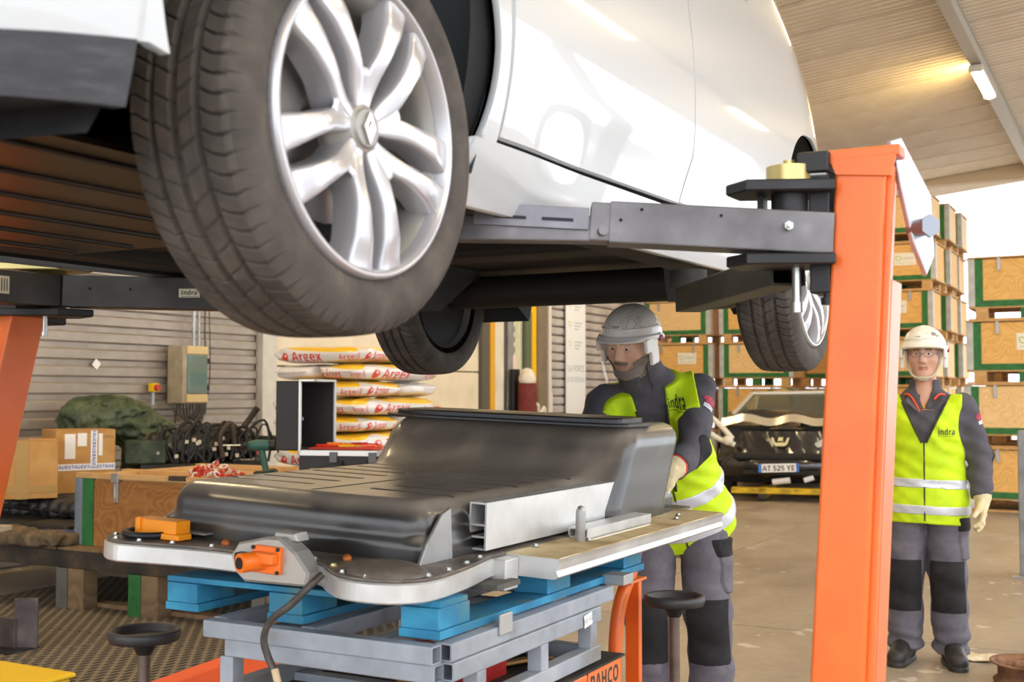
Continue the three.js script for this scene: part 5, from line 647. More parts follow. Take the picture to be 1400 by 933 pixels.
// ---------------------------------------------------------------- crates at the far end
{
  const W = 1.3, H = 0.6, D = 0.9; const protos = [], cornerM = worn([0xc8c8c2, 0xbcbcb6, 0xaeaea8], 0.6, 0.1, 0.4, 4, 250);
  for (let v = 0; v < 3; v++) {
    const t = new THREE.Group(); t.name = 'wooden_crate'; t.userData = { category: 'crate' }; const wood = [M.ply, M.plyPale, M.ply][v];
    obj('front_panel', B(-W / 2 + 0.17, W / 2 - 0.17, 0.16 + 0.07, 0.16 + H - 0.03, D / 2 - 0.02, D / 2), wood, t); obj('body', B(-W / 2 + 0.02, W / 2 - 0.02, 0.16, 0.16 + H - 0.03, -D / 2, D / 2 - 0.02), wood, t);
    for (const s of [-1, 1]) { obj('green_strip', B(s * (W / 2 - 0.17), s * (W / 2 - 0.08), 0.16, 0.16 + H - 0.03, D / 2 - 0.015, D / 2 + 0.01, 0.003), M.green, t); obj('corner_post', B(s * (W / 2 - 0.08), s * W / 2, 0.16, 0.16 + H - 0.02, D / 2 - 0.1, D / 2 + 0.012, 0.004), cornerM, t); }
    obj('green_strip', B(-W / 2 + 0.17, W / 2 - 0.17, 0.16, 0.16 + 0.075, D / 2 - 0.015, D / 2 + 0.01, 0.003), M.green, t); obj('lid', B(-W / 2, W / 2, 0.16 + H - 0.02, 0.16 + H, -D / 2 - 0.01, D / 2 + 0.03, 0.003), M.timber, t);
    for (const x of [-0.3, 0.3]) obj('latch', [B(x - 0.02, x + 0.02, 0.16 + H - 0.17, 0.16 + H - 0.02, D / 2, D / 2 + 0.02, 0.003)], M.galv, t);
    for (const x of [-0.5, 0, 0.5]) each('pallet_block', [B(x - 0.07, x + 0.07, 0.02, 0.14, D / 2 - 0.14, D / 2, 0.003), B(x - 0.07, x + 0.07, 0.02, 0.14, -D / 2, -D / 2 + 0.14, 0.003)], x ? M.timber : M.green, t); each('pallet_board', [B(-W / 2, W / 2, 0, 0.02, D / 2 - 0.14, D / 2, 0.002), B(-W / 2, W / 2, 0, 0.02, -D / 2, -D / 2 + 0.14, 0.002), B(-W / 2, W / 2, 0.14, 0.16, -D / 2, D / 2, 0.002)], M.timber, t);
    if (v !== 1) print('label', 0.34, 0.2, 500, (x, w, h) => { fill(x, '#ece6d4'); drop(x, w * 0.22, h * 0.42, h * 0.22); fill(x, '#b9b8a8', w * 0.42, h * 0.38, w * 0.5, h * 0.06); fill(x, '#c9c8b8', w * 0.42, h * 0.5, w * 0.46, h * 0.05); fill(x, '#a8a890', w * 0.1, h * 0.8, w * 0.8, h * 0.03); }, t, [v ? 0.08 : 0.18, 0.16 + H * 0.56, D / 2 + 0.004]);
    protos.push(t);
  }
  const stacks = [ // x, z, count, first, words, copies that can be told apart
    [-7.32, -20.2, 6, 'left stack behind the bending worker'], [-5.92, -20.3, 6, 'stack behind the raised rear wheel'], [-4.9, -21.6, 6, 'stack behind the wrecked black car'], [-3.52, -19.8, 6, 'tall stack beside the orange column'], [-3.5, -21.0, 6, 'deep stack hidden behind the tall stack'], [-3.48, -22.2, 6, 'rearmost stack behind the tall stack'], [-1.25, -15.5, 4, 'low stack behind the standing worker'], [-1.2, -16.7, 3, 'second low stack behind the standing worker'], [-8.9, -21.9, 5, 'stack half hidden beyond the shutter end']];
  const ord = ['bottom', 'second', 'third', 'fourth', 'fifth', 'topmost'];
  for (const [x, z, n, words] of stacks) for (let k = 0; k < n; k++) {
    const r = protos[(k + (Math.abs(Math.round(x * 10)))) % 3].clone(); r.name = numbered('wooden_crate'); scene.add(r); r.position.set(x + rr(-0.05, 0.05), k * 0.762, z + rr(-0.02, 0.02)); r.rotation.y = rr(-0.015, 0.015);
    r.userData = { category: 'crate', label: `green edged plywood crate, ${k === n - 1 ? 'topmost' : ord[k]} ${k && k < n - 1 ? 'up ' : ''}in the ${words}`, group: 'stacked wooden crates' };
  }
}
{ // wrecked black car on yellow forks
  const t = thing('wrecked_car', 'black crashed car with crumpled bonnet and a number plate in front of the crates', 'car', [-4.25, 0, -15.3], 0.2);
  const bp = phy(0x17161a, 0.25, 0.1, { clearcoat: 1, clearcoatRoughness: 0.1 }), dk = std(0x1a1815, 0.7);
  const tw = 0.88;
  obj('front_bumper', [grid(28, 12, (u, v) => { const k = u * 2 - 1; return [k * tw, 0.3 + 0.3 * v, -0.02 - 0.3 * Math.abs(k) ** 3 + 0.07 * Math.sin(v * Math.PI)]; })], bp, t); obj('grille_panel', [grid(28, 8, (u, v) => { const k = u * 2 - 1; return [k * 0.82, 0.6 + 0.3 * v, -0.04 - 0.26 * Math.abs(k) ** 3 - 0.1 * v + 0.012 * Math.sin(k * 17 + v * 5)]; })], bp, t);
  obj('air_intake', [B(-0.62, 0.62, 0.53, 0.62, -0.1, 0.035, 0.03)], dk, t); obj('lower_grille', [B(-0.5, 0.5, 0.33, 0.4, -0.1, 0.05, 0.02), ...[0, 1, 2].map((i) => B(-0.48, 0.48, 0.345 + 0.02 * i, 0.352 + 0.02 * i, 0, 0.055))], dk, t);
  const badge = prism([[-0.13, 0.09], [-0.1, 0.0], [-0.06, -0.03], [0.06, -0.03], [0.1, 0.0], [0.13, 0.09], [0.1, 0.09], [0.075, 0.02], [-0.075, 0.02], [-0.1, 0.09]], 0.02, 0.004); obj('emblem', [badge.scale(0.9, 0.9, 0.9).translate(0, 0.74, 0.0), prism([[-0.04, 0.03], [-0.02, 0.09], [0.03, 0.08], [0.05, 0.1], [0.03, 0.05], [0.045, 0.02], [0.01, 0.04]], 0.012, 0.002).scale(0.9, 0.9, 0.9).translate(0, 0.75, 0.0)], std(0xd8c890, 0.25, 0.8), t);
  obj('bonnet', [grid(24, 18, (u, v) => { const k = u * 2 - 1; return [k * 0.8, 0.93 + 0.22 * v + 0.05 * Math.sin(v * 9 + k * 3) * v * (1 - 0.4 * v) + 0.04 * Math.sin(k * 7 + 1) * Math.sin(v * 3), -0.15 - 0.95 * v - 0.1 * k * k]; })], bp, t);
  obj('bonnet_edge', [grid(24, 5, (u, v) => { const k = u * 2 - 1; return [k * 0.8, 1.0 + 0.1 * v + 0.03 * Math.sin(k * 8), -0.2 - 0.14 * v]; })], std(0xd6cfc0, 0.25, 0.5), t);
  obj('engine_bay', [B(-0.75, 0.75, 0.75, 0.97, -1.0, -0.22, 0.05), cyl(0.06, 0.06, 0.1, 0.3, 0.97, -0.4), B(-0.3, 0.1, 0.9, 1.0, -0.5, -0.3, 0.02)], dk, t);
  const lamp = (s) => prism([[0, 0], [0.34, 0.1], [0.4, 0.24], [0.2, 0.16], [0.0, 0.05]].map(([x, y]) => [x * s, y]), 0.06, 0.01).translate(0.42 * s, 0.68, -0.2); obj('headlamp', [lamp(1)], phy(0xe6e2d6, 0.1, 0.2, { clearcoat: 1 }), t); obj('broken_headlamp', [tube([[-0.6, 0.72, -0.05], [-0.8, 0.8, 0.0], [-0.98, 0.95, 0.03], [-0.92, 1.08, 0.0], [-0.78, 0.98, 0.02], [-0.62, 0.8, 0.0]], 0.035, 30, 8), sph(0.07, -0.68, 0.78, 0.0)], std(0xe8e2d2, 0.4), t);
  for (const s of [-1, 1]) { obj('fender', [grid(16, 10, (u, v) => { const a = lerp(0, Math.PI, u), r = lerp(0.34, 0.5, v); return [s * (0.88 - 0.03 * v * Math.sin(a)), 0.33 + Math.sin(a) * r * lerp(1, 1.25, v), -0.85 + Math.cos(a) * r * 1.1]; }), grid(10, 6, (u, v) => [s * (0.86 - 0.28 * (1 - u) ** 2), lerp(0.35, 0.95, v), lerp(-0.3, -0.55, u)])], bp, t); const g = new THREE.Group(); g.name = 'wheel'; t.add(g); g.position.set(s * 0.76, 0.31, -0.85); obj('tire', [new THREE.TorusGeometry(0.23, 0.09, 14, 36).rotateY(Math.PI / 2)], M.rubber, g); obj('rim', [cyl(0.17, 0.17, 0.1, 0, 0, 0, 24).rotateZ(Math.PI / 2)], M.galv, g); const g2 = g.clone(); g2.position.z = -3.4; t.add(g2); }
  const q4 = (a, b, c, d) => grid(4, 4, (u, v) => [0, 1, 2].map((k) => lerp(lerp(a[k], b[k], u), lerp(d[k], c[k], u), v)));
  const fr = std(0xd5cfc2, 0.3, 0.4); obj('pillar', [bar([-0.72, 1.1, -1.0], [-0.52, 1.4, -1.75], 0.06, 0.07, 0.02), bar([0.72, 1.1, -1.0], [0.52, 1.42, -1.75], 0.06, 0.07, 0.02), bar([-0.52, 1.4, -1.75], [0.52, 1.42, -1.75], 0.05, 0.06, 0.02)], fr, t);
  obj('windshield', [q4([-0.7, 1.1, -1.0], [0.7, 1.1, -1.0], [0.52, 1.4, -1.74], [-0.52, 1.4, -1.74])], phy(0xa8b0a0, 0.1, 0, { transmission: 0.8, thickness: 0 }), t); obj('roof', [grid(10, 10, (u, v) => [(u * 2 - 1) * 0.54, 1.42 + 0.05 * Math.sin(v * Math.PI) + 0.025 * Math.sin(u * 9 + v * 7), lerp(-1.75, -3.2, v)])], bp, t);
  for (const s of [-1, 1]) { obj('side_panel', [grid(20, 8, (u, v) => [s * (0.88 - 0.05 * (v - 0.5) ** 2), lerp(0.28, 0.98, v), lerp(-1.3, -3.9, u)])], bp, t); obj('side_window', [q4([s * 0.86, 0.98, -1.2], [s * 0.84, 1.0, -3.5], [s * 0.54, 1.42, -3.1], [s * 0.54, 1.42, -1.78])], phy(0x2a302c, 0.08, 0, { clearcoat: 1 }), t); }
  obj('underbody', [B(-0.7, 0.7, 0.2, 0.75, -3.9, -0.3, 0.05)], dk, t); obj('hatch', [grid(12, 8, (u, v) => [(u * 2 - 1) * lerp(0.84, 0.54, v), lerp(0.4, 1.42, v), lerp(-4.0, -3.2, v * v)])], bp, t);
  obj('torn_trim', [rod([-0.1, 0.24, 0.02], [0.12, 0.27, 0.05], 0.04), rod([0.3, 0.27, 0.05], [0.42, 0.31, 0.03], 0.035), rod([0.62, 0.25, 0.0], [0.64, 0.33, 0.02], 0.04)], std(0xdcdde2, 0.4), t);
  const pl = print('number_plate', 0.52, 0.11, 900, (x, W, H) => { fill(x, '#e9e9e6'); fill(x, '#3a78c8', 0, 0, W * 0.08, H); fill(x, '#3a78c8', W * 0.93, 0, W * 0.07, H); text(x, 'AT 525 YE', W * 0.5, H * 0.54, H * 0.86, '#2c2c2c', 'bold', 'sans-serif', 'center', W * 0.8); }, t, [-0.02, 0.43, 0.085], [0, 0, 0.04]);
  const y = thing('yellow_forks', 'yellow steel lifting forks under the wrecked black car', 'lifting forks', [-4.1, 0, -15.2], 0.2); obj('fork', [B(-0.75, 1.0, 0.1, 0.17, -0.1, 0.1, 0.01), B(-0.4, -0.3, 0.02, 0.17, -1.6, 0.1, 0.01), B(0.5, 0.6, 0.02, 0.17, -1.6, 0.1, 0.01)], M.yellowDirty, y); obj('roller', [cyl(0.06, 0.06, 0.1, 0, 0, 0, 16).rotateZ(Math.PI / 2).translate(-0.35, 0.06, 0.06), cyl(0.06, 0.06, 0.1, 0, 0, 0, 16).rotateZ(Math.PI / 2).translate(0.55, 0.06, 0.06)], M.rubber, y);
}

// ---------------------------------------------------------------- people
const fabric = (hexes, s, rough = 0.9) => std(0xffffff, rough, 0, { map: texture(256, 256, [0.25, 0.25], (u, v) => { const n = fbm(u, v, 5, 5, 4, s), w = 6 * (((Math.floor(u * 128) + Math.floor(v * 128)) % 2) - 0.5); const c = ramp(hexes, n * 1.5 - 0.25); return [c[0] + w, c[1] + w, c[2] + w]; }) });
const MP = { jacket: fabric([0x5d5a60, 0x55525a, 0x4c4950], 300), jacketDark: fabric([0x413f47, 0x38363e, 0x302e36], 301), trousers: fabric([0x736e76, 0x67626b, 0x5b565f], 302), patch: fabric([0x2b292b, 0x232123, 0x1d1b1d], 303), vest: fabric([0xd6f20a, 0xcaea08, 0xbfe008], 304, 0.7), band: std(0xd9dbe4, 0.35, 0.25), binding: std(0x3c3c30, 0.8), glove: fabric([0xe9dcb8, 0xdccba2, 0xcbb88c], 305), boot: worn([0x3c3835, 0x2e2b29, 0x242220], 0.5, 0, 0.2, 5, 306), lens: phy(0xffffff, 0.03, 0, { transmission: 1, thickness: 0, ior: 1.3 }), eye: std(0xe8e2da, 0.2), iris: std(0x2f2720, 0.15), strap: std(0xcfc4a8, 0.7) };
const add3 = (a, b, k = 1) => [a[0] + b[0] * k, a[1] + b[1] * k, a[2] + b[2] * k], sub3 = (a, b) => [a[0] - b[0], a[1] - b[1], a[2] - b[2]], dot3 = (a, b) => a[0] * b[0] + a[1] * b[1] + a[2] * b[2], nrm3 = (a) => { const l = Math.hypot(...a) || 1; return [a[0] / l, a[1] / l, a[2] / l]; }, crs = (a, b) => [a[1] * b[2] - a[2] * b[1], a[2] * b[0] - a[0] * b[2], a[0] * b[1] - a[1] * b[0]];
const pw = (xs, x) => { for (let i = 0; i < xs.length - 1; i++) if (x <= xs[i + 1][0]) { const t = clamp((x - xs[i][0]) / (xs[i + 1][0] - xs[i][0])); return lerp(xs[i][1], xs[i + 1][1], t * t * (3 - 2 * t)); } return xs[xs.length - 1][1]; };
function headField(x, y, z) {            // +z face, origin between the ears
  const sx = Math.abs(x);
  let d = elp(x, y, z, [0, 0.035, -0.012], [0.077, 0.098, 0.096]);
  d = smin(d, elp(x, y, z, [0, -0.045, 0.022], [0.06, 0.075, 0.066]), 0.05);
  d = smin(d, elp(x, y, z, [0, -0.1, 0.055], [0.033, 0.022, 0.026]), 0.03);
  d = smin(d, cap(sx, y, z, [0, 0.034, 0.08], [0.042, 0.03, 0.066], 0.013), 0.018);
  d = smin(d, elp(sx, y, z, [0.045, -0.018, 0.055], [0.024, 0.022, 0.022]), 0.03);
  d = smax(d, -elp(sx, y, z, [0.032, 0.014, 0.098], [0.017, 0.012, 0.018]), 0.012);
  d = smin(d, cap(x, y, z, [0, 0.022, 0.083], [0, -0.024, 0.103], 0.008, 0.0125), 0.016);
  d = smin(d, elp(sx, y, z, [0.012, -0.029, 0.093], [0.009, 0.008, 0.011]), 0.01);
  d = smin(d, cap(sx, y, z, [0, -0.056, 0.086], [0.019, -0.06, 0.076], 0.006, 0.004), 0.008);
  d = smin(d, cap(sx, y, z, [0, -0.068, 0.083], [0.016, -0.065, 0.075], 0.007, 0.004), 0.008);
  d = smax(d, -cap(sx, y, z, [0, -0.0615, 0.094], [0.02, -0.063, 0.082], 0.0022), 0.004);
  d = smin(d, elp(sx, y, z, [0.079, 0.0, -0.012], [0.009, 0.032, 0.019]), 0.01);
  d = smin(d, cap(x, y, z, [0, -0.03, -0.02], [0, -0.14, -0.035], 0.058, 0.056), 0.03);
  return d;
}
function handChains(W, dir, pn, side, curl, spread = 1) {   // capsules of a hand: palm and five fingers. pn: palm side, side: towards the thumb
  const d = nrm3(dir), n = nrm3(pn), s = nrm3(side), c = [];
  const at = (a, b, e) => add3(add3(add3(W, d, a), s, b), n, e);
  for (const b of [-0.028, -0.01, 0.01, 0.026]) c.push([at(0.01, b * 0.6, 0), at(0.085, b, 0), 0.018, 0.0145]);
  const len = [0.072, 0.085, 0.09, 0.08];
  [-0.033, -0.011, 0.011, 0.032].forEach((b, i) => { let p = at(0.09, b, 0), a = 0; for (let k = 0; k < 3; k++) { a += curl * [0.5, 0.8, 0.6][k] * (1 + 0.12 * i * (i % 2 ? 1 : -1)); const L = len[i] * [0.46, 0.31, 0.23][k], v = add3(add3([0, 0, 0], d, Math.cos(a) * L), n, Math.sin(a) * L), q = add3(add3(p, v), s, b * 0.12 * spread); c.push([p, q, 0.0105 - 0.001 * k, 0.0098 - 0.001 * k]); p = q; } });
  const t0 = at(0.025, 0.03, 0.006), t1 = at(0.06, 0.058, 0.02), t2 = at(0.095, 0.066, 0.035 + 0.02 * curl); c.push([t0, t1, 0.016, 0.013], [t1, t2, 0.0125, 0.01]);
  return c;
}
const chainField = (ch, g, k = 0.008) => (x, y, z) => { let d = 9; for (const [a, b, ra, rb] of ch) d = smin(d, cap(x, y, z, a, b, ra + g, rb + g), k); return d; };
const boundsOf = (pts, m) => [[0, 1, 2].map((k) => Math.min(...pts.map((p) => p[k])) - m), [0, 1, 2].map((k) => Math.max(...pts.map((p) => p[k])) + m)];
function makePerson(o) {
  const t = thing('person', o.label, 'person', o.pos, o.turn);
  const up = nrm3(sub3(o.neck, o.pelvis)), L = Math.hypot(...sub3(o.neck, o.pelvis)); let ax = nrm3(o.across); ax = nrm3(add3(ax, up, -dot3(ax, up))); const fw = crs(ax, up);
  const T = (x, y, z) => { const p = [x - o.pelvis[0], y - o.pelvis[1], z - o.pelvis[2]]; return [dot3(p, ax), dot3(p, up) * 0.5 / L, dot3(p, fw)]; };
  const U = (a, b, c) => add3(add3(add3(o.pelvis, ax, a), up, b * L / 0.5), fw, c);
  const wid = [[-0.15, 0.172], [0, 0.168], [0.18, 0.158], [0.34, 0.182], [0.43, 0.172], [0.5, 0.1], [0.56, 0.055]], dep = [[-0.15, 0.125], [0, 0.12], [0.18, 0.118], [0.34, 0.128], [0.43, 0.105], [0.5, 0.075], [0.56, 0.05]];
  const torso = (x, y, z, g = 0) => { const [a, b, c] = T(x, y, z), w = pw(wid, b) + g, d = pw(dep, b) + g, k = Math.sqrt(Math.sqrt(Math.abs(a / w) ** 2.6 + Math.abs(c / d) ** 2.6)); return Math.max((Math.hypot(a / w, c / d) - 1) * Math.min(w, d) * 0.95, b - 0.57 - g, -0.16 - b - g); };
  const arms = [[o.shL, o.elL, o.wrL], [o.shR, o.elR, o.wrR]], legs = [[o.hipL, o.knL, o.anL, o.toL], [o.hipR, o.knR, o.anR, o.toR]];
  const armF = (x, y, z, g) => { let d = 9; for (const [s, e, w] of arms) d = Math.min(d, smin(cap(x, y, z, s, e, 0.056 + g, 0.046 + g), cap(x, y, z, e, w, 0.045 + g, 0.032 + g), 0.02)); return d; };
  const legF = (x, y, z, g, ga) => { let d = 9; for (const [h, k, a] of legs) d = Math.min(d, smin(cap(x, y, z, h, k, 0.086 + g, 0.062 + g + ga * 0.5), cap(x, y, z, k, a, 0.06 + g + ga * 0.5, 0.042 + g + ga), 0.03)); return d; };
  const pelvisF = (x, y, z, g) => elp(x, y, z, add3(o.pelvis, [0, -0.02, 0]), [0.165 + g, 0.12 + g, 0.125 + g]);
  // head frame
  const HM = new THREE.Matrix4().makeRotationFromEuler(new THREE.Euler(o.headPitch, o.headYaw, o.headRoll ?? 0, 'YXZ')).setPosition(...o.head), HI = HM.clone().invert().elements;
  const toH = (x, y, z) => [HI[0] * x + HI[4] * y + HI[8] * z + HI[12], HI[1] * x + HI[5] * y + HI[9] * z + HI[13], HI[2] * x + HI[6] * y + HI[10] * z + HI[14]];
  const neckTop = V(0, -0.09, -0.03).applyMatrix4(HM).toArray();
  const neckF = (x, y, z, g) => cap(x, y, z, U(0, 0.46, 0), neckTop, 0.058 + g, 0.055 + g);
  const hands = arms.map(([s, e, w], i) => handChains(w, sub3(w, e).map((v, k) => v + (o.handTurn?.[i]?.[k] ?? 0)), o.palm[i], o.thumb[i], o.curl[i]));
  const all = [...arms.flat(), ...legs.flat(), o.head, o.neck, o.pelvis];
  const skinM = std(0xffffff, 0.55, 0, { vertexColors: true });
  const paintSkin = (g, head) => { const p = g.attributes.position, c = new Float32Array(p.count * 3), C = new THREE.Color(); for (let i = 0; i < p.count; i++) { C.set(o.skin); if (head) { const [x, y, z] = toH(p.getX(i), p.getY(i), p.getZ(i)); if (z > 0.06 && Math.abs(x) < 0.022 && Math.abs(y + 0.062) < 0.011) C.lerp(new THREE.Color(0xa8604e), 0.6); if (z > 0.05 && Math.hypot(Math.abs(x) - 0.045, y + 0.02) < 0.025) C.lerp(new THREE.Color(0xcf7f68), 0.25); const hr = y > 0.03 + 0.5 * (z + 0.02) && z < 0.065 && y > -0.04 + (z > 0 ? 0.06 : 0) && z < 0.03; if (hr) C.set(o.hair); if (o.stubble && y < -0.036 && z > -0.02 && !(Math.abs(x) < 0.023 && Math.abs(y + 0.062) < 0.011 && z > 0.06)) C.lerp(new THREE.Color(o.stubble), 0.5 * sstep(-0.04, -0.075, y)); } c[i * 3] = C.r; c[i * 3 + 1] = C.g; c[i * 3 + 2] = C.b; } g.setAttribute('color', new THREE.BufferAttribute(c, 3)); return g; };
  { // body: one mesh
    const f = (x, y, z) => { let d = smin(torso(x, y, z), pelvisF(x, y, z, 0), 0.05); d = smin(d, armF(x, y, z, 0), 0.04); d = smin(d, legF(x, y, z, 0, 0), 0.04); d = smin(d, neckF(x, y, z, 0), 0.03); for (const [h, k, a, to] of legs) d = smin(d, cap(x, y, z, a, to, 0.04, 0.03), 0.03); return d; };
    const gs = [paintSkin(snet(f, ...boundsOf(all, 0.2), 0.015), false)];
    const hf = (x, y, z) => headField(...toH(x, y, z)); gs.push(paintSkin(snet(hf, add3(o.head, [-0.15, -0.2, -0.15]), add3(o.head, [0.15, 0.17, 0.15]), 0.003), true));
    hands.forEach((ch) => gs.push(paintSkin(snet(chainField(ch, -0.003), ...boundsOf(ch.flatMap((q) => [q[0], q[1]]), 0.03), 0.004), false)));
    obj('body', gs, skinM, t);
  }
  const HG = (g) => g.applyMatrix4(HM);
  // eyes, brows, beard
  each('eye', [HG(ell(0.0115, 0.0062, 0.0105, 0.031, 0.012, 0.0768)), HG(ell(0.0115, 0.0062, 0.0105, -0.031, 0.012, 0.0768))], MP.eye, t); each('iris', [-1, 1].map((s) => HG(ell(0.0055, 0.0052, 0.003, s * 0.031 + (o.gaze?.[0] ?? 0), 0.012 + (o.gaze?.[1] ?? 0), 0.0858))), MP.iris, t);
  each('eyebrow', [-1, 1].map((s) => HG(tube([[s * 0.014, 0.032, 0.095], [s * 0.03, 0.036, 0.09], [s * 0.047, 0.03, 0.077]], 0.0035, 10, 6))), std(o.brow, 0.9), t);
  if (o.beard) obj('beard', [HG(snet((x, y, z) => { const d = headField(x, y, z) - 0.006 - 0.0015 * noise3(x * 300, y * 300, z * 300, 310); const lip = elp(x, y, z, [0, -0.0625, 0.085], [0.024, 0.0105, 0.03]); const top = y + 0.048 - 0.55 * Math.max(0, Math.abs(x) - 0.02) - (Math.abs(x) > 0.05 ? 0.02 : 0); const neck = -0.112 - y + (z < 0 ? -z * 1.2 : 0); const must = Math.max(-0.055 - y, y + 0.043, Math.abs(x) - 0.032, 0.05 - z); return Math.max(d, Math.min(Math.max(top + 0.034, neck, -0.03 - z), must), -lip); }, [-0.1, -0.14, -0.05], [0.1, 0.01, 0.13], 0.0035))], std(o.beard, 0.95), t);
  // helmet
  const dome = (x, y, z, g) => elp(x, y, z, [0, 0.03, -0.012], [0.113 + g, 0.132 + g, 0.138 + g]);
  const white = phy(o.helmet, 0.3, 0, { clearcoat: 0.6, clearcoatRoughness: 0.1 });
  obj('helmet', [HG(snet((x, y, z) => { const e = y - 0.036 - 0.1 * z + 0.25 * Math.max(0, -z - 0.04); let d = Math.max(dome(x, y, z, 0), -e); const rim = Math.max(Math.abs(dome(x, y, z, 0.003)) - 0.004, Math.abs(e - 0.004) - 0.009); const ridge = Math.max(dome(x, y, z, 0.004), Math.abs(e - 0.045) - 0.002); d = smin(smin(d, rim, 0.006), ridge, 0.003); const peak = Math.max(elp(x, y, z, [0, 0.048, 0.07], [0.1, 0.016, 0.085]), -e - 0.004); d = smin(d, peak, 0.012); return Math.max(d, -Math.max(dome(x, y, z, -0.006), -1)); }, [-0.14, 0.0, -0.17], [0.14, 0.18, 0.17], 0.004))], white, t);
  const onDome = (a0, a1, b0, b1, g, n = 10) => keepUV(grid(n, n, (u, v) => { const a = lerp(a0, a1, u), b = lerp(b0, b1, v); return [(0.113 + g) * Math.sin(a) * Math.cos(b), 0.03 + (0.132 + g) * Math.sin(b), -0.012 + (0.138 + g) * Math.cos(a) * Math.cos(b)]; }));
  const sticker = (name, geo, W, Hh, draw, parent = t) => { const c = document.createElement('canvas'); c.width = W; c.height = Hh; draw(c.getContext('2d'), W, Hh); const tx = new THREE.CanvasTexture(c); tx.colorSpace = THREE.SRGBColorSpace; const q = new THREE.Mesh(geo, std(0xffffff, 0.6, 0, { map: tx, transparent: true, side: THREE.DoubleSide })); q.name = name; q.castShadow = false; q.receiveShadow = true; parent.add(q); return q; };
  sticker('helmet_sticker', HG(onDome(...o.sticker, 0.44, 0.66, 0.005)), 256, 96, (x, w, h) => { fill(x, '#f1efea'); drop(x, 48, 48, 28, '#6fa51e'); x.fillStyle = '#4b4b48'; x.fillRect(96, 36, 130, 11); x.fillStyle = '#7a7a76'; x.fillRect(96, 56, 116, 8); });
  if (o.sideMark) sticker('helmet_mark', HG(onDome(0.5, 0.95, 0.5, 0.8, 0.006)), 128, 96, (x) => { x.strokeStyle = '#1e1e1e'; x.lineWidth = 9; x.strokeRect(22, 34, 40, 26); x.beginPath(); x.moveTo(10, 20); x.lineTo(90, 40); x.lineTo(112, 76); x.lineTo(70, 70); x.stroke(); });
  // visor and its side mounts
  const vis = grid(30, 10, (u, v) => { const a = lerp(-1.25, 1.25, u), y = lerp(o.visorLow, 0.03, v), k = 1 - 0.12 * clamp((-0.02 - y) / 0.12) ** 2; return [0.113 * Math.sin(a) * k, y, 0.0 + 0.142 * Math.cos(a) * k]; });
  obj('visor', [HG(vis)], MP.lens, t, 'clear face visor'); for (const s of [-1, 1]) obj('visor_mount', [HG(snet((x, y, z) => Math.max(rbox(x, y, z, [s * 0.108, -0.01, 0.03], [0.008, 0.055, 0.045], 0.008), -(rbox(x, y, z, [s * 0.108, -0.06, 0.07], [0.02, 0.05, 0.03], 0.01))), [s * 0.108 - 0.03, -0.09, -0.04], [s * 0.108 + 0.03, 0.06, 0.1], 0.005))], white, t);
  each('knob', [HG(cyl(0.012, 0.012, 0.012, 0, 0, 0, 16).rotateZ(Math.PI / 2).translate(0.118, 0.03, -0.03)), HG(cyl(0.012, 0.012, 0.012, 0, 0, 0, 16).rotateZ(Math.PI / 2).translate(-0.118, 0.03, -0.03))], std(0x9a1c3c, 0.5), t);
  if (o.chinStrap) obj('chin_strap', [HG(tube([[-0.088, 0.02, 0.02], [-0.075, -0.06, 0.04], [-0.045, -0.105, 0.075], [0, -0.113, 0.088], [0.045, -0.105, 0.075], [0.075, -0.06, 0.04], [0.088, 0.02, 0.02]], 0.0065, 50, 8)), HG(ell(0.03, 0.014, 0.012, 0, -0.116, 0.078))], MP.strap, t);
  if (o.glasses) { const r = (s) => HG(new THREE.TorusGeometry(0.021, 0.0015, 6, 28).scale(1.15, 0.75, 1).translate(s * 0.032, 0.01, 0.104)); obj('glasses', [r(1), r(-1), HG(rod([-0.009, 0.014, 0.104], [0.009, 0.014, 0.104], 0.0014)), HG(rod([0.056, 0.013, 0.103], [0.08, 0.01, 0.0], 0.0015)), HG(rod([-0.056, 0.013, 0.103], [-0.08, 0.01, 0.0], 0.0015))], std(0x6a5a52, 0.3, 0.5), t); }
  // jacket
  const wr = (x, y, z, k = 1) => 0.005 * k * noise3(x * 16 + 3, y * 26, z * 16, 320) + 0.003 * k * Math.sin((y * 1.3 + x * 0.8) * 55 + 5 * noise3(x * 7, y * 7, z * 7, 322));
  const sleeveF = (x, y, z) => { let d = 9; for (const [s, e, w] of arms) { const q = nrm3(sub3(w, e)); d = Math.min(d, Math.max(smin(cap(x, y, z, s, e, 0.07, 0.06), cap(x, y, z, e, w, 0.062, 0.052), 0.02), dot3(sub3([x, y, z], w), q) + 0.01 - 9 * (Math.hypot(x - w[0], y - w[1], z - w[2]) > 0.2 ? 1 : 0))); } return d; };
  const jacketF = (x, y, z) => { const b = T(x, y, z)[1]; return smin(Math.max(torso(x, y, z, 0.016), -0.1 - b, b - 0.56), sleeveF(x, y, z), 0.05) + wr(x, y, z); };
  const jb = boundsOf([...arms.flat(), U(0.2, -0.1, 0.15), U(-0.2, -0.1, -0.15), o.neck, U(0, 0.56, 0)], 0.1);
  obj('jacket', [snet((x, y, z) => { let d = jacketF(x, y, z); const [a, b, c] = T(x, y, z); const col = Math.max(neckF(x, y, z, o.collarTop ? 0.036 : 0.024), b - (o.collarTop ?? 0.585), 0.44 - b, o.collarTop ? -9 : -neckF(x, y, z, 0.014)); d = smin(d, Math.max(col, c > 0 ? Math.abs(a) < 0.02 + (0.0) ? 0.02 - Math.abs(a) : col : col), 0.01); const v = Math.max(Math.abs(a) - (o.vOpen ?? 0.045) * clamp((b - 0.42) / 0.12), 0.03 - c); return smax(d, -v, 0.005); }, ...jb, 0.009)], o.jacketMat, t);
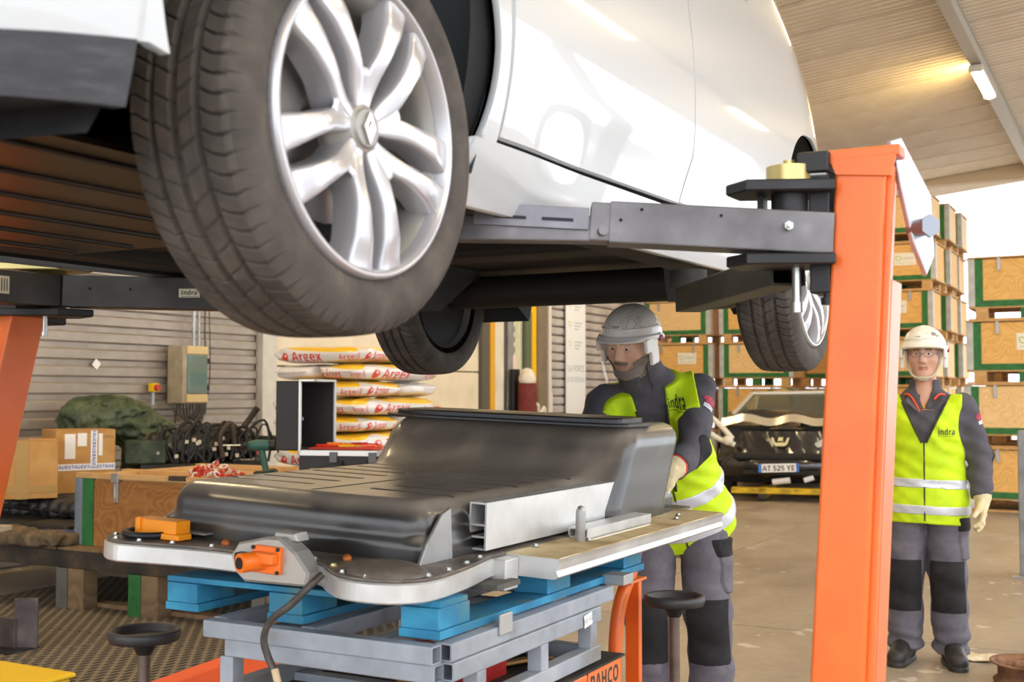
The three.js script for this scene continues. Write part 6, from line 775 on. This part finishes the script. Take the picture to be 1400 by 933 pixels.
  if (o.collarTrim) { each('collar_trim', [tube([U(-0.1, 0.5, 0.06), U(-0.075, 0.5, 0.092), U(-0.045, 0.46, 0.112), U(-0.02, 0.41, 0.125)], 0.006, 20, 6), tube([U(0.1, 0.5, 0.06), U(0.075, 0.5, 0.092), U(0.05, 0.475, 0.108)], 0.006, 16, 6)], std(0xe8502e, 0.6), t); obj('collar_lining', [grid(6, 6, (u, v) => U(lerp(-0.01, 0.05, u), lerp(0.42, 0.49, v), 0.118 - 0.12 * (v * 0.5) + 0.004))], std(0xf0b428, 0.7), t); obj('collar_wing', [grid(5, 5, (u, v) => U(-lerp(0.02, 0.085, u), lerp(0.40 + 0.06 * u, 0.5, v), lerp(0.135, 0.075, v)))], o.jacketMat, t); obj('collar_wing', [grid(5, 5, (u, v) => U(lerp(0.03, 0.09, u), lerp(0.42 + 0.05 * u, 0.5, v), lerp(0.13, 0.075, v)))], o.jacketMat, t); }
  obj('elbow_patch', [snet((x, y, z) => { const e = arms[0][1], c = add3(e, o.patchDir ?? [0.03, -0.02, -0.03]); return Math.max(jacketF(x, y, z) - 0.003, Math.hypot((x - c[0]) / 0.75, y - c[1], (z - c[2]) / 0.8) - 0.085); }, add3(arms[0][1], [-0.15, -0.15, -0.15]), add3(arms[0][1], [0.15, 0.15, 0.15]), 0.007)], MP.patch, t);
  // vest, its bands, binding and print
  const vestBody = (x, y, z) => { const [a, b, c] = T(x, y, z); return smin(Math.min(torso(x, y, z, 0.034) + wr(x, y, z, 0.8), Math.max(jacketF(x, y, z) - 0.011, Math.abs(a) - 0.185, c - 0.16, 0.15 - b)), Math.max(elp(a, b, c, [0, -0.06, 0], [0.215, 0.16, 0.165]), -9), 0.02); };
  const vestF = (x, y, z) => { const [a, b, c] = T(x, y, z); let d = vestBody(x, y, z); d = smax(d, Math.max((o.hem ?? -0.165) - b - 0.06 * (a > 0 ? a : 0), b - 0.505), 0.006); const vn = c > -0.02 ? Math.abs(a) - (0.012 + o.vSlope * Math.max(0, b - o.vBase)) : Math.hypot(a, (b - 0.54) * 1.2) - 0.1; d = smax(d, -Math.max(vn, b > o.vBase || c <= -0.02 ? -1 : 9), 0.006); for (const s of [-1, 1]) d = smax(d, -elp(a, b, c, [s * 0.245, 0.34, 0.0], [0.085, 0.15, 0.24]), 0.008); return d; };
  const vb = [U(0.25, -0.2, 0.25), U(-0.25, -0.2, 0.25), U(0.25, -0.2, -0.25), U(-0.25, -0.2, -0.25), U(0.25, 0.56, 0.25), U(-0.25, 0.56, 0.25), U(0.25, 0.56, -0.2), U(-0.25, 0.56, -0.2)];
  obj('vest', [snet(vestF, ...boundsOf(vb, 0.0), 0.0085)], MP.vest, t);
  for (const b0 of o.bands) obj('reflective_band', [snet((x, y, z) => { const [a, b, c] = T(x, y, z); return Math.max(vestF(x, y, z) - 0.0045, Math.abs(b - b0 + 0.03 * a) - 0.024, -(vestF(x, y, z) + 0.012)); }, ...boundsOf(vb, 0.0), 0.0085)], MP.band, t);
  const edge = []; for (const s of [-1, 1]) { const pts = []; for (let i = 0; i <= 14; i++) { const b = lerp(o.vBase, 0.46, i / 14), a = s * (0.012 + o.vSlope * (b - o.vBase)); let c = 0.3; for (let k = 0; k < 90; k++) { if (vestBody(...U(a, b, c)) < 0.002) break; c -= 0.003; } pts.push(U(a, b, c)); } edge.push(tube(pts, 0.005, 30, 6)); }
  { const pts = []; for (let i = 0; i <= 8; i++) { const b = lerp(-0.15, o.vBase, i / 8); let c = 0.3; for (let k = 0; k < 90; k++) { if (vestBody(...U(0, b, c)) < 0.002) break; c -= 0.003; } pts.push(U(0, b, c)); } edge.push(tube(pts, 0.004, 20, 6)); }
  obj('vest_binding', edge, MP.binding, t);
  const wrap = (field, a0, a1, b0, b1) => keepUV(grid(12, 6, (u, v) => { const a = lerp(a0, a1, u), b = lerp(b0, b1, v); let c = 0.3; for (let k = 0; k < 130; k++) { if (field(...U(a, b, c)) < 0.003) break; c -= 0.002; } return U(a, b, c); }));
  sticker('vest_print', wrap(vestF, ...o.printAt), 256, 96, (x, w, h) => { x.clearRect(0, 0, w, h); indra(x, w / 2, 44, 84, '#3a4212'); x.fillStyle = '#6f7a18'; x.fillRect(20, 84, 200, 4); });
  if (o.badge) { const [s, e] = arms[0], m = add3(s, sub3(e, s), 0.28), out = nrm3(o.badge); const g = keepUV(grid(8, 8, (u, v) => { const hv = nrm3(sub3(e, s)), sv = nrm3(crs(hv, out)); let p = add3(add3(add3(m, sv, lerp(0.034, -0.034, u)), hv, lerp(0.036, -0.036, v)), out, 0.14); for (let k = 0; k < 80; k++) { if (jacketF(...p) < 0.003) break; p = add3(p, out, -0.003); } return p; })); sticker('sleeve_badge', g, 128, 128, (x, w, h) => { x.clearRect(0, 0, w, h); x.fillStyle = '#c02a48'; x.beginPath(); x.ellipse(64, 50, 54, 40, 0, 0, 7); x.fill(); x.strokeStyle = '#7a1a30'; x.lineWidth = 7; x.beginPath(); x.arc(48, 50, 18, 0.5, 5.5); x.stroke(); x.beginPath(); x.arc(84, 50, 16, 0, 6); x.stroke(); x.fillStyle = '#dfe3ea'; x.fillRect(14, 88, 100, 30); x.fillStyle = '#8090a8'; x.fillRect(22, 98, 84, 7); }); }
  // trousers, knee patches, pocket
  const fold = (x, y, z) => 0.006 * noise3(x * 13, y * 20, z * 13, 330) + 0.012 * Math.sin(y * 70 + 4 * noise3(x * 8, y * 3, z * 8, 332)) * clamp((0.2 - y) / 0.12) + 0.003 * Math.sin(y * 45 + x * 20);
  const trF = (x, y, z) => smin(legF(x, y, z, 0.018, 0.03), pelvisF(x, y, z, 0.012), 0.035) + fold(x, y, z);
  const tb = boundsOf([...legs.map((q) => q[0]), ...legs.map((q) => q[1]), ...legs.map((q) => q[2]), add3(o.pelvis, [0.1, 0.06, 0.1]), add3(o.pelvis, [-0.1, 0, -0.1])], 0.13);
  obj('trousers', [snet((x, y, z) => Math.max(trF(x, y, z), 0.055 - y, y - o.pelvis[1] - 0.07), ...tb, 0.011)], MP.trousers, t);
  legs.forEach(([h, k, a], i) => { obj('knee_patch', [snet((x, y, z) => Math.max(trF(x, y, z) - 0.006, Math.abs(y - k[1] + 0.06) - 0.135, Math.abs(x - lerp(k[0], a[0], clamp((k[1] - y) / 0.3))) - 0.085, (lerp(k[2], a[2], clamp((k[1] - y) / 0.3)) - 0.03) - z), add3(k, [-0.14, -0.24, -0.1]), add3(k, [0.14, 0.12, 0.16]), 0.009)], MP.patch, t); });
  { const [h, k] = legs[0], c = add3(h, sub3(k, h), 0.52); obj('cargo_pocket', [snet((x, y, z) => Math.max(trF(x, y, z) - 0.012, Math.abs(y - c[1]) - 0.095, Math.abs(z - c[2]) - 0.075, c[0] + 0.03 - x), add3(c, [-0.05, -0.14, -0.14]), add3(c, [0.2, 0.14, 0.14]), 0.009)], MP.trousers, t); obj('pocket_flap', [snet((x, y, z) => Math.max(trF(x, y, z) - 0.018, Math.abs(y - c[1] - 0.085) - 0.035, Math.abs(z - c[2]) - 0.08, c[0] + 0.03 - x), add3(c, [-0.05, 0.0, -0.14]), add3(c, [0.2, 0.16, 0.14]), 0.009)], MP.patch, t); }
  // boots and gloves
  for (const [h, k, a, to] of legs) obj('boot', [snet((x, y, z) => { let d = smin(cap(x, y, z, [a[0], 0.055, a[2] - 0.03], [to[0], 0.042, to[2]], 0.05, 0.044), cap(x, y, z, [a[0], 0.15, a[2]], [a[0], 0.06, a[2] - 0.01], 0.052, 0.052), 0.03); d = smin(d, cap(x, y, z, [a[0], 0.1, a[2]], to, 0.052, 0.044), 0.02); d = Math.max(d, -y); const sole = Math.max(cap(x, 0, z, [a[0], 0, a[2] - 0.03], [to[0], 0, to[2]], 0.055, 0.049), y - 0.022, -y); return Math.min(d, sole); }, [Math.min(a[0], to[0]) - 0.09, -0.01, a[2] - 0.12], [Math.max(a[0], to[0]) + 0.09, 0.22, to[2] + 0.08], 0.006)], MP.boot, t);
  hands.forEach((ch, i) => { const [s, e, w] = arms[i], q = nrm3(sub3(w, e)), f0 = chainField(ch, 0.002, 0.009); const c0 = add3(w, q, -o.cuff), pts = [...ch.flatMap((c) => [c[0], c[1]]), c0];
    obj('glove', [snet((x, y, z) => { let d = smin(f0(x, y, z), cap(x, y, z, add3(w, q, -0.02), add3(w, q, 0.03), 0.036, 0.03), 0.02); const cu = Math.max(cap(x, y, z, add3(c0, q, -0.05), add3(w, q, -0.01), o.cuffR, o.cuffR * 0.8), -dot3(sub3([x, y, z], c0), q)); return smin(d, cu, 0.012) + 0.0015 * noise3(x * 90, y * 90, z * 90, 340); }, ...boundsOf(pts, 0.085), 0.0045)], MP.glove, t);
    if (o.cuffStripe && i === 0) obj('cuff_stripe', [snet((x, y, z) => { const l = dot3(sub3([x, y, z], w), q); const cu = cap(x, y, z, add3(c0, q, -0.05), add3(w, q, -0.01), o.cuffR, o.cuffR * 0.8) - 0.003; const k = dot3(nrm3(sub3([x, y, z], w)), nrm3(o.cuffStripe)); return Math.max(cu, Math.abs(l + 0.035 + 0.3 * dot3(sub3([x, y, z], w), nrm3(o.cuffStripe)) - 0.03) - 0.012); }, ...boundsOf([c0, w], 0.08), 0.005)], M.red, t); });
  return t;
}
makePerson({ label: 'person in white helmet and yellow vest bending over the battery pack with gloved hands', pos: [-1.75, 0, -4.68], turn: 0.25,
  pelvis: [0.02, 0.95, 0.02], neck: [-0.072, 1.452, 0.33], across: [1, 0.12, -0.12], vOpen: -0.5, vSlope: 0.15, head: [-0.12, 1.595, 0.43], hem: -0.12, collarTop: 0.62, headYaw: -0.42, headPitch: 0.3, headRoll: -0.08,
  shL: [0.125, 1.42, 0.28], elL: [0.12, 1.2, 0.48], wrL: [0.07, 1.14, 0.66], shR: [-0.245, 1.375, 0.33], elR: [-0.27, 1.2, 0.55], wrR: [-0.22, 1.22, 0.73],
  hipL: [0.11, 0.9, 0.0], knL: [0.14, 0.5, 0.06], anL: [0.15, 0.1, -0.02], toL: [0.18, 0.045, 0.14], hipR: [-0.08, 0.9, 0.02], knR: [-0.1, 0.5, 0.1], anR: [-0.11, 0.1, 0.02], toR: [-0.13, 0.045, 0.18],
  palm: [[-0.4, -0.8, 0], [0.2, -1, 0]], thumb: [[-1, 0.2, 0.2], [1, 0, 0.1]], curl: [0.7, 0.6], handTurn: [[-0.08, -0.12, 0], [0, -0.1, 0]],
  skin: 0xeabfa4, hair: 0x3a3532, brow: 0x2c2522, beard: 0x857a72, stubble: 0x6a605a, helmet: 0xf6f3ef, sticker: [-0.3, 0.3], visorLow: -0.15, jacketMat: MP.jacket, vBase: 0.14, bands: [0.08, -0.045], printAt: [0.06, 0.14, 0.435, 0.48], badge: [0.75, 0.2, 0.6], cuff: 0.075, cuffR: 0.056, cuffStripe: [0.4, 0.2, 0.8], patchDir: [0.05, -0.03, 0.02], gaze: [0.001, -0.003] });
makePerson({ label: 'person in white helmet, glasses and yellow vest standing upright behind the orange column', pos: [-1.03, 0, -6.5], turn: 0.1,
  pelvis: [0, 0.9, 0], neck: [0, 1.40, -0.01], across: [1, 0, 0], head: [0, 1.605, 0.03], headYaw: -0.02, headPitch: 0.04,
  shL: [0.185, 1.345, -0.01], elL: [0.265, 1.09, -0.02], wrL: [0.275, 0.87, 0.07], shR: [-0.185, 1.345, -0.01], elR: [-0.265, 1.09, -0.02], wrR: [-0.275, 0.87, 0.07],
  hipL: [0.09, 0.84, 0], knL: [0.1, 0.47, 0.03], anL: [0.11, 0.1, -0.03], toL: [0.15, 0.045, 0.14], hipR: [-0.09, 0.84, 0], knR: [-0.11, 0.47, 0.03], anR: [-0.12, 0.1, -0.02], toR: [-0.15, 0.045, 0.15],
  palm: [[-1, 0, 0.2], [1, 0, 0.2]], thumb: [[0, 0.1, 1], [0, 0.1, 1]], curl: [0.45, 0.45],
  skin: 0xd9a68c, hair: 0x6a5040, brow: 0x7a5a48, helmet: 0xf2eee4, sticker: [-0.5, 0.0], sideMark: true, visorLow: -0.06, chinStrap: true, glasses: true, jacketMat: MP.jacket, collarTrim: true, vSlope: 0.46, vBase: 0.25, bands: [0.04, -0.095], printAt: [0.06, 0.16, 0.28, 0.33], badge: [1, 0.1, 0.35], cuff: 0.11, cuffR: 0.055 });

renderer.render(scene, camera);
